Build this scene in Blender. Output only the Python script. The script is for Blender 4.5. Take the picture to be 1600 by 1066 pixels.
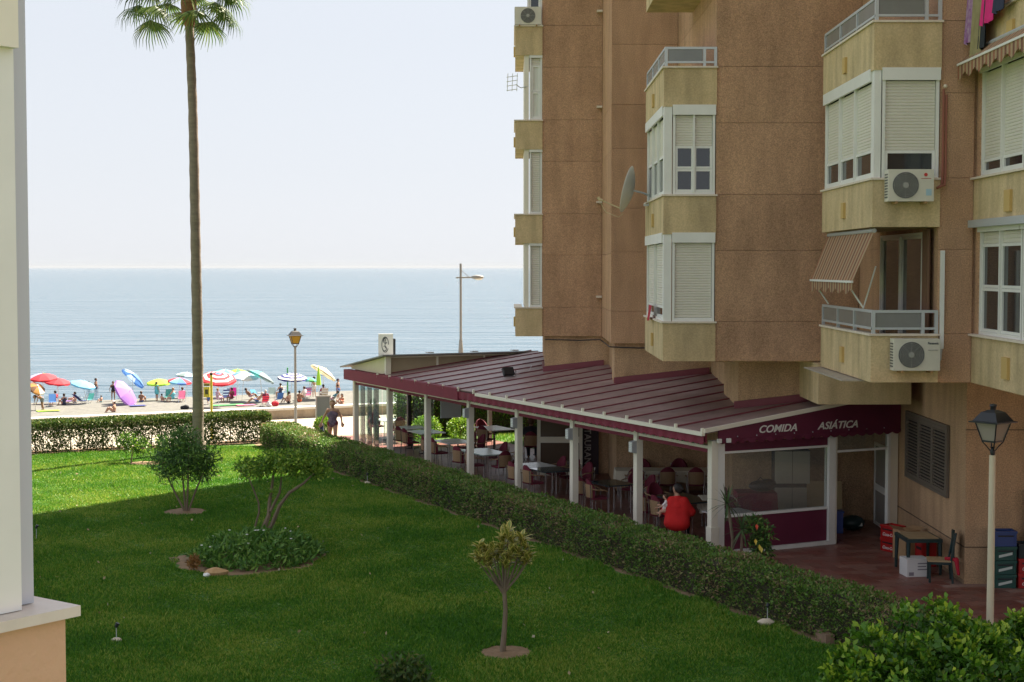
import bpy, bmesh, math, random
import numpy as np
from mathutils import Vector, Matrix, Quaternion
R = math.radians
random.seed(7)
rng = np.random.default_rng(11)
for o in list(bpy.data.objects): bpy.data.objects.remove(o)
SC = bpy.context.scene
COL = SC.collection
# ---------------------------------------------------------------- camera
CAMZ = 6.2; F = 2400.0; PITCH = math.atan(115 / F)
cd = bpy.data.cameras.new('camera'); cam = bpy.data.objects.new('camera', cd); COL.objects.link(cam)
cd.sensor_width = 36; cd.lens = 54; cd.clip_start = .1; cd.clip_end = 100000
cam.location = (0, 0, CAMZ); cam.rotation_euler = (R(90) - PITCH, 0, 0)
SC.camera = cam
# ---------------------------------------------------------------- sky and sun
SUN_AZ, SUN_EL = R(37), R(52)
w = bpy.data.worlds.new('World'); SC.world = w; w.use_nodes = True
nt = w.node_tree; nt.nodes.clear()
sky = nt.nodes.new('ShaderNodeTexSky'); sky.sky_type = 'NISHITA'; sky.sun_disc = False
sky.sun_elevation = SUN_EL; sky.sun_rotation = SUN_AZ
sky.air_density = 1.6; sky.dust_density = 0.3; sky.ozone_density = 2.0; sky.altitude = 0
hs = nt.nodes.new('ShaderNodeHueSaturation'); hs.inputs['Saturation'].default_value = .35
bg = nt.nodes.new('ShaderNodeBackground'); bg.inputs['Strength'].default_value = .15
wo = nt.nodes.new('ShaderNodeOutputWorld')
gm = nt.nodes.new('ShaderNodeGamma'); gm.inputs[1].default_value = .2      # hazy summer sky: more even than a clear one
nt.links.new(sky.outputs[0], gm.inputs[0]); nt.links.new(gm.outputs[0], hs.inputs['Color']); tn = nt.nodes.new('ShaderNodeVectorMath'); tn.operation = 'MULTIPLY'; tn.inputs[1].default_value = (.86, .90, .98)
nt.links.new(hs.outputs[0], tn.inputs[0]); nt.links.new(tn.outputs[0], bg.inputs[0]); nt.links.new(bg.outputs[0], wo.inputs[0])
sl = bpy.data.lights.new('sun', 'SUN'); sl.energy = 4.7; sl.angle = R(.6); sl.color = (1, .9, .74)
sun = bpy.data.objects.new('sun', sl); COL.objects.link(sun)
SV = Vector((math.sin(SUN_AZ) * math.cos(SUN_EL), math.cos(SUN_AZ) * math.cos(SUN_EL), math.sin(SUN_EL)))
sun.rotation_euler = SV.to_track_quat('Z', 'Y').to_euler(); sun.location = (20, 20, 40)
SC.view_settings.view_transform = 'Standard'; SC.view_settings.look = 'None'
SC.view_settings.gamma = 1; SC.view_settings.use_curve_mapping = False
SC.view_settings.exposure = 2.1

# ---------------------------------------------------------------- frames
TH = R(26.4); CT, ST = math.cos(TH), math.sin(TH)
def W(v, u, z=0.): return Vector((v * CT - u * ST, v * ST + u * CT, z))     # sea-front frame -> world
def ray(px, py):
    a = (px - 800) / F; b = (533 - py) / F
    cp, sp = math.cos(PITCH), math.sin(PITCH)
    d = Vector((a, cp + b * sp, -sp + b * cp)); return d / d.y
def atz(px, py, z=0.):
    d = ray(px, py); t = (z - CAMZ) / d.z; return Vector((d.x * t, t, z))
def aty(px, py, y):
    d = ray(px, py); return Vector((d.x * y, y, CAMZ + d.z * y))
def beach_z(u):
    pts = [(60, -1.2), (75, -2.6), (100, -4.05), (128, -4.72), (150, -6.2), (400, -12)]
    for (a, za), (b, zb) in zip(pts, pts[1:]):
        if u <= b: return za + (zb - za) * max(0, (u - a)) / (b - a)
    return -12
def beach(px, py):
    d = ray(px, py); t = 80.
    while t < 170:
        z = CAMZ + d.z * t; u = -d.x * t * ST + t * CT
        if z <= beach_z(u): break
        t += .1
    return Vector((d.x * t, t, CAMZ + d.z * t))

# ---------------------------------------------------------------- objects
def tag(o, label=None, cat=None, group=None, kind=None):
    if label: o['label'] = label
    if cat: o['category'] = cat
    if group: o['group'] = group
    if kind: o['kind'] = kind
    return o
def thing(name, label, cat, loc=(0, 0, 0), rz=0., group=None):
    o = bpy.data.objects.new(name, None); COL.objects.link(o); o.empty_display_size = .1
    o.location = loc; o.rotation_euler = (0, 0, rz)
    return tag(o, label, cat, group)
def obj_from(name, me, parent=None, loc=None):
    o = bpy.data.objects.new(name, me); COL.objects.link(o)
    if parent: o.parent = parent
    if loc is not None: o.location = loc
    return o
def copy_tree(o, parent=None):
    c = o.copy(); COL.objects.link(c); c.parent = parent
    for ch in o.children: copy_tree(ch, c)
    return c

class MB:
    def __init__(s, M=None): s.v = []; s.f = []; s.m = []; s.cm = 0; s.M = M
    def add(s, vs, fs, mi=None):
        n = len(s.v)
        for p in vs:
            p = Vector(p); s.v.append(tuple(s.M @ p) if s.M else tuple(p))
        for f in fs: s.f.append(tuple(n + i for i in f)); s.m.append(s.cm if mi is None else mi)
        return s
    def box(s, x0, x1, y0, y1, z0, z1, mi=None):
        return s.add([(x0,y0,z0),(x1,y0,z0),(x1,y1,z0),(x0,y1,z0),(x0,y0,z1),(x1,y0,z1),(x1,y1,z1),(x0,y1,z1)],
                     [(0,3,2,1),(4,5,6,7),(0,1,5,4),(1,2,6,5),(2,3,7,6),(3,0,4,7)], mi)
    def cbox(s, c, sx, sy, sz, mi=None):
        return s.box(c[0]-sx/2, c[0]+sx/2, c[1]-sy/2, c[1]+sy/2, c[2]-sz/2, c[2]+sz/2, mi)
    def bar(s, a, b, wd, h, mi=None, up=(0, 0, 1)):
        a = Vector(a); b = Vector(b); d = (b - a).normalized(); up = Vector(up)
        if abs(d.dot(up)) > .98: up = Vector((0, 1, 0))
        x = d.cross(up).normalized() * wd / 2; y = x.cross(d).normalized() * h / 2
        vs = [a-x-y, a+x-y, a+x+y, a-x+y, b-x-y, b+x-y, b+x+y, b-x+y]
        return s.add(vs, [(3,2,1,0),(4,5,6,7),(0,1,5,4),(1,2,6,5),(2,3,7,6),(3,0,4,7)], mi)
    def tube(s, pts, rad, n=8, mi=None, cap=True):
        pts = [Vector(p) for p in pts]
        if not hasattr(rad, '__len__'): rad = [rad] * len(pts)
        base = []; px = None
        for i, p in enumerate(pts):
            d = (pts[min(i+1, len(pts)-1)] - pts[max(i-1, 0)]).normalized()
            if px is None:
                h = Vector((0,0,1)) if abs(d.z) < .9 else Vector((1,0,0)); px = d.cross(h).normalized()
            px = (px - d * px.dot(d)).normalized(); py = d.cross(px)
            base += [p + (px * math.cos(2*math.pi*k/n) + py * math.sin(2*math.pi*k/n)) * rad[i] for k in range(n)]
        fs = []
        for i in range(len(pts)-1):
            for k in range(n):
                k2 = (k+1) % n; fs.append((i*n+k, i*n+k2, (i+1)*n+k2, (i+1)*n+k))
        if cap: fs.append(tuple(range(n))[::-1]); fs.append(tuple((len(pts)-1)*n+k for k in range(n)))
        return s.add(base, fs, mi)
    def lathe(s, prof, n=12, c=(0, 0, 0), mi=None, cap=True):
        vs = []; fs = []
        for r, z in prof: vs += [(c[0]+r*math.cos(2*math.pi*k/n), c[1]+r*math.sin(2*math.pi*k/n), c[2]+z) for k in range(n)]
        for i in range(len(prof)-1):
            for k in range(n):
                k2 = (k+1) % n; fs.append((i*n+k, i*n+k2, (i+1)*n+k2, (i+1)*n+k))
        if cap: fs.append(tuple(range(n))[::-1]); fs.append(tuple((len(prof)-1)*n+k for k in range(n)))
        return s.add(vs, fs, mi)
    def prism(s, poly, a, b, axis='z', mi=None):
        def P(p, t): return {'z': (p[0], p[1], t), 'y': (p[0], t, p[1]), 'x': (t, p[0], p[1])}[axis]
        n = len(poly); vs = [P(p, a) for p in poly] + [P(p, b) for p in poly]
        fs = [tuple(range(n))[::-1], tuple(range(n, 2*n))] + [(i, (i+1) % n, n+(i+1) % n, n+i) for i in range(n)]
        return s.add(vs, fs, mi)
    def sphere(s, c, r, n=10, m=6, mi=None, sc=(1, 1, 1)):
        vs = [(c[0], c[1], c[2]-r*sc[2])]; fs = []
        for i in range(1, m):
            t = -math.pi/2 + math.pi*i/m
            vs += [(c[0]+r*sc[0]*math.cos(t)*math.cos(2*math.pi*k/n), c[1]+r*sc[1]*math.cos(t)*math.sin(2*math.pi*k/n), c[2]+r*sc[2]*math.sin(t)) for k in range(n)]
        vs.append((c[0], c[1], c[2]+r*sc[2])); L = len(vs)-1
        for k in range(n): fs.append((0, 1+(k+1) % n, 1+k)); fs.append((L, L-n+k, L-n+(k+1) % n))
        for i in range(m-2):
            for k in range(n): a = 1+i*n; fs.append((a+k, a+(k+1) % n, a+n+(k+1) % n, a+n+k))
        return s.add(vs, fs, mi)
    def mesh(s, name, mats, smooth=False, org=(0, 0, 0), fix=True):
        me = bpy.data.meshes.new(name)
        ox, oy, oz = org
        me.from_pydata([(x-ox, y-oy, z-oz) for x, y, z in s.v], [], s.f)
        if not isinstance(mats, (list, tuple)): mats = [mats]
        for m in mats: me.materials.append(m)
        me.polygons.foreach_set('material_index', s.m)
        if fix:
            bm = bmesh.new(); bm.from_mesh(me); bmesh.ops.recalc_face_normals(bm, faces=bm.faces[:]); bm.to_mesh(me); bm.free()
        if smooth:
            me.polygons.foreach_set('use_smooth', [True]*len(me.polygons))
            if smooth != 'all':
                try: me.set_sharp_from_angle(angle=R(40))
                except Exception: pass
        me.update(); return me
    def build(s, name, mats, parent=None, smooth=False, org=(0, 0, 0), loc=None, fix=True):
        return obj_from(name, s.mesh(name, mats, smooth, org, fix), parent, loc)

# ---------------------------------------------------------------- materials
MATS = {}
def mat(name, c, rough=.7, c2=None, scale=4., detail=4., bump=0., bscale=None, metal=0., spec=.5, speck=0., sscale=60., stain=0., trans=0., coords='Object', stretch=None, orand=0.):
    if name in MATS: return MATS[name]
    m = bpy.data.materials.new(name); m.use_nodes = True; MATS[name] = m
    t = m.node_tree; N = t.nodes; L = t.links; b = N['Principled BSDF']
    b.inputs['Base Color'].default_value = (*c, 1); b.inputs['Roughness'].default_value = rough
    b.inputs['Metallic'].default_value = metal; b.inputs['Specular IOR Level'].default_value = spec
    tc = N.new('ShaderNodeTexCoord'); vec = tc.outputs[coords]
    if stretch:
        mp = N.new('ShaderNodeMapping'); mp.inputs['Scale'].default_value = stretch; L.new(vec, mp.inputs[0]); vec = mp.outputs[0]
    col = None
    if c2 is not None:
        n = N.new('ShaderNodeTexNoise'); n.inputs['Scale'].default_value = scale; n.inputs['Detail'].default_value = detail; n.inputs['Roughness'].default_value = .65
        L.new(vec, n.inputs['Vector'])
        r = N.new('ShaderNodeValToRGB'); r.color_ramp.elements[0].position = .32; r.color_ramp.elements[1].position = .68
        r.color_ramp.elements[0].color = (*c, 1); r.color_ramp.elements[1].color = (*c2, 1)
        L.new(n.outputs[0], r.inputs[0]); col = r.outputs[0]
    if speck:
        n = N.new('ShaderNodeTexNoise'); n.inputs['Scale'].default_value = sscale; n.inputs['Detail'].default_value = 3
        L.new(tc.outputs[coords], n.inputs['Vector'])
        mr = N.new('ShaderNodeMapRange'); mr.inputs[1].default_value = .3; mr.inputs[2].default_value = .7; mr.inputs[3].default_value = 1-speck; mr.inputs[4].default_value = 1+speck
        L.new(n.outputs[0], mr.inputs[0])
        mx = N.new('ShaderNodeVectorMath'); mx.operation = 'SCALE'
        if col: L.new(col, mx.inputs[0])
        else: mx.inputs[0].default_value = c
        L.new(mr.outputs[0], mx.inputs['Scale']); col = mx.outputs[0]
    if stain:
        n = N.new('ShaderNodeTexNoise'); n.inputs['Scale'].default_value = 1.3; n.inputs['Detail'].default_value = 5
        mp = N.new('ShaderNodeMapping'); mp.inputs['Scale'].default_value = (2.2, 2.2, .45); L.new(tc.outputs[coords], mp.inputs[0]); L.new(mp.outputs[0], n.inputs['Vector'])
        mr = N.new('ShaderNodeMapRange'); mr.inputs[1].default_value = .4; mr.inputs[2].default_value = .75; mr.inputs[3].default_value = 1; mr.inputs[4].default_value = 1-stain
        L.new(n.outputs[0], mr.inputs[0])
        mx = N.new('ShaderNodeVectorMath'); mx.operation = 'SCALE'
        if col: L.new(col, mx.inputs[0])
        else: mx.inputs[0].default_value = c
        L.new(mr.outputs[0], mx.inputs['Scale']); col = mx.outputs[0]
    if orand:
        oi = N.new('ShaderNodeObjectInfo'); mr = N.new('ShaderNodeMapRange'); mr.inputs[3].default_value = 1-orand; mr.inputs[4].default_value = 1+orand
        L.new(oi.outputs['Random'], mr.inputs[0]); mx = N.new('ShaderNodeVectorMath'); mx.operation = 'SCALE'
        if col: L.new(col, mx.inputs[0])
        else: mx.inputs[0].default_value = c
        L.new(mr.outputs[0], mx.inputs['Scale']); col = mx.outputs[0]
    if col: L.new(col, b.inputs['Base Color'])
    if bump:
        n = N.new('ShaderNodeTexNoise'); n.inputs['Scale'].default_value = bscale or sscale; n.inputs['Detail'].default_value = 4
        L.new(vec, n.inputs['Vector'])
        bp = N.new('ShaderNodeBump'); bp.inputs['Strength'].default_value = bump; bp.inputs['Distance'].default_value = .02
        L.new(n.outputs[0], bp.inputs['Height']); L.new(bp.outputs[0], b.inputs['Normal'])
    if trans:
        tr = N.new('ShaderNodeBsdfTranslucent')
        if col: L.new(col, tr.inputs[0])
        else: tr.inputs[0].default_value = (*c, 1)
        mx = N.new('ShaderNodeMixShader'); mx.inputs[0].default_value = trans
        L.new(b.outputs[0], mx.inputs[1]); L.new(tr.outputs[0], mx.inputs[2]); L.new(mx.outputs[0], N['Material Output'].inputs[0])
    return m
def leafmat(name, c1, c2, c3=None, trans=.35, rough=.5, patch=None, amp=.3):
    """leaf colours picked per leaf by the 'tone' attribute"""
    m = bpy.data.materials.new(name); m.use_nodes = True; MATS[name] = m
    t = m.node_tree; N = t.nodes; L = t.links; b = N['Principled BSDF']
    a = N.new('ShaderNodeAttribute'); a.attribute_name = 'tone'
    r = N.new('ShaderNodeValToRGB'); e = r.color_ramp.elements
    e[0].color = (*c1, 1); e[1].color = (*(c3 or c2), 1)
    if c3: x = e.new(.6); x.color = (*c2, 1)
    fac = a.outputs['Fac']
    if patch:
        tc = N.new('ShaderNodeTexCoord'); n = N.new('ShaderNodeTexNoise'); n.inputs['Scale'].default_value = patch; n.inputs['Detail'].default_value = 6; n.inputs['Roughness'].default_value = .6
        L.new(tc.outputs['Object'], n.inputs['Vector'])
        mr = N.new('ShaderNodeMapRange'); mr.inputs[1].default_value = .3; mr.inputs[2].default_value = .7; mr.inputs[3].default_value = -amp; mr.inputs[4].default_value = amp
        L.new(n.outputs[0], mr.inputs[0]); ad = N.new('ShaderNodeMath'); ad.operation = 'ADD'; L.new(fac, ad.inputs[0]); L.new(mr.outputs[0], ad.inputs[1]); fac = ad.outputs[0]
    L.new(fac, r.inputs[0]); L.new(r.outputs[0], b.inputs['Base Color']); b.inputs['Roughness'].default_value = rough; b.inputs['Specular IOR Level'].default_value = .35
    tr = N.new('ShaderNodeBsdfTranslucent'); L.new(r.outputs[0], tr.inputs[0])
    mx = N.new('ShaderNodeMixShader'); mx.inputs[0].default_value = trans
    L.new(b.outputs[0], mx.inputs[1]); L.new(tr.outputs[0], mx.inputs[2]); L.new(mx.outputs[0], N['Material Output'].inputs[0])
    return m
def glassmat(name, tint=(.9, .97, .95), alpha=.25, rough=.03):
    m = bpy.data.materials.new(name); m.use_nodes = True; MATS[name] = m
    t = m.node_tree; N = t.nodes; L = t.links; b = N['Principled BSDF']
    b.inputs['Base Color'].default_value = (*tint, 1); b.inputs['Roughness'].default_value = rough
    tr = N.new('ShaderNodeBsdfTransparent'); tr.inputs[0].default_value = (*tint, 1)
    gl = N.new('ShaderNodeBsdfGlossy'); gl.inputs['Roughness'].default_value = rough
    fr = N.new('ShaderNodeFresnel'); fr.inputs[0].default_value = 1.5
    m1 = N.new('ShaderNodeMixShader'); L.new(fr.outputs[0], m1.inputs[0]); L.new(tr.outputs[0], m1.inputs[1]); L.new(gl.outputs[0], m1.inputs[2])
    m2 = N.new('ShaderNodeMixShader'); m2.inputs[0].default_value = alpha; L.new(m1.outputs[0], m2.inputs[1]); L.new(b.outputs[0], m2.inputs[2])
    L.new(m2.outputs[0], N['Material Output'].inputs[0]); return m

STUCCO = mat('brown_stucco', (.49, .295, .18), .95, (.57, .35, .215), 1.0, 6, bump=.9, bscale=60, speck=.27, sscale=42, stain=.22, spec=.12, orand=.05)
CREAM = mat('cream_render', (.58, .44, .245), .9, (.66, .51, .30), 1.5, 5, bump=.3, bscale=60, speck=.12, sscale=30, stain=.34, spec=.2)
GFSTUC = mat('ground_stucco', (.52, .34, .20), .95, (.59, .39, .235), 1.1, 5, bump=.8, bscale=50, speck=.26, sscale=36, stain=.25, spec=.15)
CAP = mat('stone_cap', (.66, .56, .44), .6, (.74, .65, .53), 8)
WHITE = mat('white_aluminium', (.78, .77, .72), .4, (.72, .71, .66), 2, spec=.5)
CREAMW = mat('cream_aluminium', (.80, .75, .62), .45, (.74, .69, .57), 2)
SHUT = mat('shutter_plastic', (.66, .62, .53), .5, (.70, .66, .57), 1.5)
GREYAL = mat('grey_aluminium', (.50, .52, .53), .4, metal=.3)
DARKGL = mat('dark_window_glass', (.015, .02, .025), .06, spec=.8)
CURT = mat('curtain', (.62, .62, .56), .9, (.72, .72, .66), 3, stretch=(30, 30, .3))
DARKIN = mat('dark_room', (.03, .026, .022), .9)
FROST = mat('frosted_panel', (.19, .19, .18), .25, (.22, .22, .21), 2, spec=.6)
MAROON = mat('maroon_canvas', (.20, .014, .038), .7, (.17, .012, .032), 3)
MAROOND = mat('maroon_panel', (.11, .013, .038), .5, (.13, .015, .043), 2)
ROOFM = mat('maroon_roof_sheet', (.25, .165, .15), .5, (.35, .25, .23), .7, 7, stain=.3, spec=.45, orand=.10)
ROOFRIB = mat('maroon_roof_rib', (.20, .045, .06), .5)
BLACK = mat('black_metal', (.012, .014, .018), .45)
DGREEN = mat('dark_green_plastic', (.012, .032, .032), .45)
CHROME = mat('steel_tube', (.6, .6, .6), .25, metal=.9)
WICK = mat('tan_wicker', (.36, .23, .12), .7, (.27, .17, .085), 40, bump=.5, bscale=90)
CUSH = mat('maroon_cushion', (.16, .012, .03), .85, (.11, .008, .022), 5)
# ================================================================ setting
def sheet(name, pts, m, z=0., kind='structure'):
    mb = MB(); mb.add([(p[0], p[1], z) for p in pts], [tuple(range(len(pts)))])
    o = mb.build(name, m, fix=False); tag(o, kind=kind); return o
GROUND = mat('packed_earth', (.20, .14, .085), .95, (.26, .19, .12), 1.5, bump=.4, bscale=12)
LAWN = mat('lawn_soil', (.045, .12, .014), .95, (.09, .17, .022), .45, 6, speck=.3, sscale=25, bump=.5, bscale=25)
SOIL = mat('garden_soil', (.19, .12, .062), .95, (.27, .175, .10), 6, bump=.7, bscale=18)
PROM = mat('promenade_paving', (.33, .285, .225), .85, (.38, .325, .26), 1.2, speck=.06, sscale=14)
SAND = mat('grey_sand', (.10, .098, .09), .95, (.145, .14, .125), .9, 8, bump=.8, bscale=4, speck=.25, sscale=5)
TILE = mat('maroon_tile', (.17, .055, .042), .42, (.25, .092, .066), 1.7, 6, stain=.3, spec=.5, orand=.15)
TILE2 = mat('maroon_tile_worn', (.21, .095, .07), .5, (.27, .13, .10), 2.2, 6, stain=.25, orand=.15)
GROUT = mat('terrace_grout', (.36, .235, .185), .9, (.27, .165, .13), 2)
CONC = mat('wall_concrete', (.34, .28, .21), .85, (.40, .33, .25), 1.1, 6, speck=.1, sscale=10, stain=.25)
COPE = mat('coping_white', (.62, .60, .55), .7, (.68, .66, .6), 2)
PI = math.pi
g = sheet('ground', [W(-160, -80), W(160, -80), W(160, 60.4), W(-160, 60.4)], GROUND, -.03)
lawn = sheet('lawn', [W(-60, -30), W(15.75, -30), W(15.75, 52.45), W(-60, 52.45)], LAWN, 0.)
sheet('hedge_bed', [W(15.75, -30), W(17.0, -30), W(17.0, 52.45), W(15.75, 52.45)], SOIL, -.004)
sheet('hedge_bed', [W(-60, 52.45), W(17.0, 52.45), W(17.0, 53.5), W(-60, 53.5)], SOIL, -.006)
sheet('promenade', [W(-160, 53.5), W(160, 53.5), W(160, 60.35), W(-160, 60.35)], PROM, .0)
ter = sheet('terrace', [W(17.0, -30), W(60, -30), W(60, 53.5), W(17.0, 53.5)], GROUT, -.008)
# terrace tiles, laid one by one where they can be told apart
TR = R(10); tc_, ts_ = math.cos(TR), math.sin(TR)
tm = MB(); tm.box(-.247, .247, -.152, .152, 0, .012)
tmes = [tm.mesh('tile', TILE), tm.mesh('tile', TILE2)]
k = 0
for i in range(-40, 60):
    for j in range(30, 140):
        cx = i * .505 + (j % 2) * .25; cy = j * .315
        x = cx * tc_ - cy * ts_; y = cx * ts_ + cy * tc_
        v = x * CT + y * ST; u = -x * ST + y * CT
        if v < 17.3 or u > 27.15 or x > 9.6 or y < 21.5: continue
        if x > 8.6 and y > 29.5: continue
        if v > 23.3 or (x / y) * F + 800 > 1625: continue
        py = 418 + 6.2 * F / y
        if py > 985: continue
        o = obj_from('tile', tmes[1 if random.random() < .35 else 0], ter, (x, y, -.008 + random.uniform(0, .003)))
        o.rotation_euler = (0, 0, TR); k += 1
print('tiles', k)
# floor under the restaurant roof and the rest of the terrace: same tiles, joined
fm = MB(Matrix.Rotation(TR, 4, 'Z'))
for i in range(-70, 60):
    for j in range(70, 200):
        cx = i * .505 + (j % 2) * .25; cy = j * .315
        x = cx * tc_ - cy * ts_; y = cx * ts_ + cy * tc_
        v = x * CT + y * ST; u = -x * ST + y * CT
        if 27.15 < u < 53.2 and 17.3 < v < 24 and y < 58: fm.box(cx-.247, cx+.247, cy-.152, cy+.152, 0, .012, random.choice((0, 0, 1)))
o = fm.build('tile_floor', [TILE, TILE2], ter, loc=(0, 0, -.008)); o['kind'] = 'stuff'
# beach and sea
mb = MB(); us = [60.4, 62, 66, 70, 75, 80, 85, 90, 95, 100, 104, 108, 112, 116, 120, 124, 128, 134, 142, 155]; vs_ = list(range(-200, 201, 8))
vv = []
for u in us:
    for v in vs_:
        h = .06 * math.sin(v * .9 + u * .5) + .05 * math.sin(v * .37 - u * .8) if 100 < u < 127 else 0
        vv.append(W(v, u, beach_z(u) + h * (1 if u < 122 else .4)))
n = len(vs_); ff = [(i*n+j, i*n+j+1, (i+1)*n+j+1, (i+1)*n+j) for i in range(len(us)-1) for j in range(n-1)]
mb.add(vv, ff); tag(mb.build('beach', SAND, smooth='all'), kind='structure')
def seamat():
    m = bpy.data.materials.new('sea_water'); m.use_nodes = True
    t = m.node_tree; N = t.nodes; L = t.links; b = N['Principled BSDF']
    b.inputs['Base Color'].default_value = (.07, .12, .165, 1); b.inputs['Roughness'].default_value = .10; b.inputs['IOR'].default_value = 1.33
    tc = N.new('ShaderNodeTexCoord')
    hs_ = []
    for sc, st in ((.30, (.22, 1, 1)), (.085, (.25, 1, 1)), (.018, (.16, 1, 1))):
        mp = N.new('ShaderNodeMapping'); mp.inputs['Rotation'].default_value = (0, 0, -TH * .35); mp.inputs['Scale'].default_value = st
        L.new(tc.outputs['Object'], mp.inputs[0])
        n = N.new('ShaderNodeTexNoise'); n.inputs['Scale'].default_value = sc * 2.2; n.inputs['Detail'].default_value = 5; n.inputs['Roughness'].default_value = .55
        L.new(mp.outputs[0], n.inputs['Vector']); hs_.append((n.outputs[0], sc))
    prev = None
    for (h, sc), dist in zip(hs_, (.9, 2.2, 4.5)):
        bp = N.new('ShaderNodeBump'); bp.inputs['Strength'].default_value = 1; bp.inputs['Distance'].default_value = dist
        L.new(h, bp.inputs['Height'])
        if prev: L.new(prev, bp.inputs['Normal'])
        prev = bp.outputs[0]
    L.new(prev, b.inputs['Normal']); return m
sheet('sea', [W(-30000, 118), W(30000, 118), W(30000, 40000), W(-30000, 40000)], seamat(), -4.72)
# sea wall with coping
swt = thing('sea_wall', 'low concrete promenade wall with white coping in front of the beach', 'wall', W(0, 60.5, 0), TH)
MB().box(-90, 60, -.18, .2, -2.2, .36).build('wall_body', CONC, swt)
cm_ = MB().box(-1.49, 1.49, -.24, .26, .363, .46).mesh('coping_stone', COPE)
for i in range(-28, 20): obj_from('coping_stone', cm_, swt, (i * 3., 0, random.uniform(0, .004)))
# ================================================================ apartment building
CZ = [5.02, 7.79, 10.56, 13.33]          # parapet cap heights
SOF = 4.15; PH = .87; TOP = 33.
bl = thing('apartment_building', 'stepped brown stucco apartment block with cream balconies beside the lawn', 'building', (8.88, 29.9, 0))
BO = (8.88, 29.9, 0)
def P(mb, name, m, parent=bl, smooth=False):
    o = mb.build(name, m, parent, smooth, org=BO if parent is bl else (0, 0, 0)); 
    return o
def sub(mb, name, m, parent, smooth=False):      # sub-part in world coordinates under a part that sits at the building origin
    return mb.build(name, m, parent, smooth, org=BO)
# solid cores (set back behind the facade panels)
core = MB()
TP = .05
def block(x0, x1, y0, y1, z0=SOF, z1=TOP): core.box(x0+TP, x1, y0+TP, y1, z0, z1)
block(7.59, 22, 27.4, 60); block(4.44, 7.7, 33.6, 60); block(2.67, 4.6, 41.4, 58); block(.895, 2.8, 45.7, 51.5)
core.box(8.6, 26, 16, 27.45, SOF, TOP)
co = P(core, 'wall_core', STUCCO)
# facade panels, one per field between the joints
def panels_front(x0, x1, y, zs, m=STUCCO):
    for a, b in zip(zs, zs[1:]):
        sub(MB().box(x0, x1, y, y+TP+.02, a+.004, b-.004), 'panel', m, co)
def panels_side(x, y0, y1, zs, m=STUCCO):
    for a, b in zip(zs, zs[1:]):
        sub(MB().box(x, x+TP+.02, y0, y1, a+.004, b-.004), 'panel', m, co)
def lev(top, off=1.55):
    zs = [SOF]
    for c in CZ + [16.1, 18.9, 21.6]:
        for z in (c, c+off):
            if z < top: zs.append(z)
    return zs + [top]
ZS = lev(TOP)
panels_front(.895, 2.66, 45.7, ZS); panels_front(2.67, 4.43, 41.4, lev(TOP, 1.6)); panels_front(4.44, 7.58, 33.6, ZS); panels_front(7.59, 8.2, 27.4, lev(TOP, 1.5))
panels_side(2.67, 41.48, 45.69, ZS); panels_side(4.44, 33.68, 41.39, ZS); panels_side(7.59, 27.48, 33.59, ZS); panels_side(.895, 45.78, 51.4, ZS)
# soffit slab and ground floor
gf = MB()
gf.box(8.88, 24, 29.9, 45, -.05, SOF-.003); gf.box(5.4, 8.9, 37.5, 48, -.05, SOF-.003); gf.box(2.9, 5.5, 42.5, 52, -.05, SOF-.003); gf.box(1.02, 3.0, 46., 51.3, -.05, SOF-.003)
gfo = P(gf, 'ground_floor_wall', GFSTUC)
ubs = []
for bx_ in ((2.78, 5.4, 41.6, 42.6, 2.6), (.98, 2.9, 45.85, 46.2, 2.6), (5.2, 8.8, 35.2, 37.6, 3.0)): sub(MB().box(*bx_, SOF-.004), "upper_band", GFSTUC, gfo)
for x0, x1, y, zj in ((8.87, 24, 29.88, .72), (8.87, 24, 29.88, 3.03)):
    sub(MB().box(x0, x1, y, y+.03, zj-.008, zj+.008), 'joint', mat('joint', (.12, .08, .05), .9), gfo)
sub(MB().box(8.865, 8.89, 29.92, 37, .712, .728), 'joint', MATS['joint'], gfo)
sub(MB().box(8.85, 8.875, 29.9, 37.4, 0, .06), 'plinth', mat('plinth', (.3, .2, .12), .9), gfo)
sof = MB()
sof.box(7.65, 24, 27.5, 29.95, SOF-.02, SOF+.05); sof.box(8.25, 24, 16, 27.6, SOF-.022, SOF+.05); sof.box(4.5, 8.9, 33.7, 42, SOF-.024, SOF+.05)
P(sof, 'soffit', GFSTUC)
P(MB().box(6.6, 8.6, 33., 35.4, 3.25, SOF-.03), 'beam', CREAM)
led = MB().bar((6.28, 31.9, 4.12), (6.28, 28.2, 4.12), .42, .025); P(led, 'ledge', mat('zinc_sheet', (.42, .37, .30), .5, (.36, .32, .26), 4))

def slatted(mb, x0, x1, z0, z1, y, axis='y', pitch=.055, mi=0):
    """roller shutter curtain with real slats; axis 'y' = faces -y at depth y, 'x' = faces -x at x=y with x0..x1 along y"""
    n = max(1, int((z1-z0)/pitch)); prof = []
    for i in range(n):
        a = z0 + (z1-z0)*i/n; b = z0 + (z1-z0)*(i+1)/n
        prof += [(0.0, a), (-.012, a+.25*(b-a)), (-.012, a+.8*(b-a)), (0., b)]
    vs = []
    for d, z in prof:
        vs += [(x0, y+d, z), (x1, y+d, z)] if axis == 'y' else [(y+d, x0, z), (y+d, x1, z)]
    mb.add(vs, [(2*i, 2*i+1, 2*i+3, 2*i+2) for i in range(len(prof)-1)], mi)
def rect_frame(mb, x0, x1, z0, z1, y, t, d, axis='y', mi=0):
    def bx(a0, a1, c0, c1):
        if axis == 'y': mb.box(a0, a1, y-d, y, c0, c1, mi)
        else: mb.box(y-d, y, a0, a1, c0, c1, mi)
    bx(x0, x1, z0, z0+t); bx(x0, x1, z1-t, z1); bx(x0, x0+t, z0+t, z1-t); bx(x1-t, x1, z0+t, z1-t)
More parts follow.
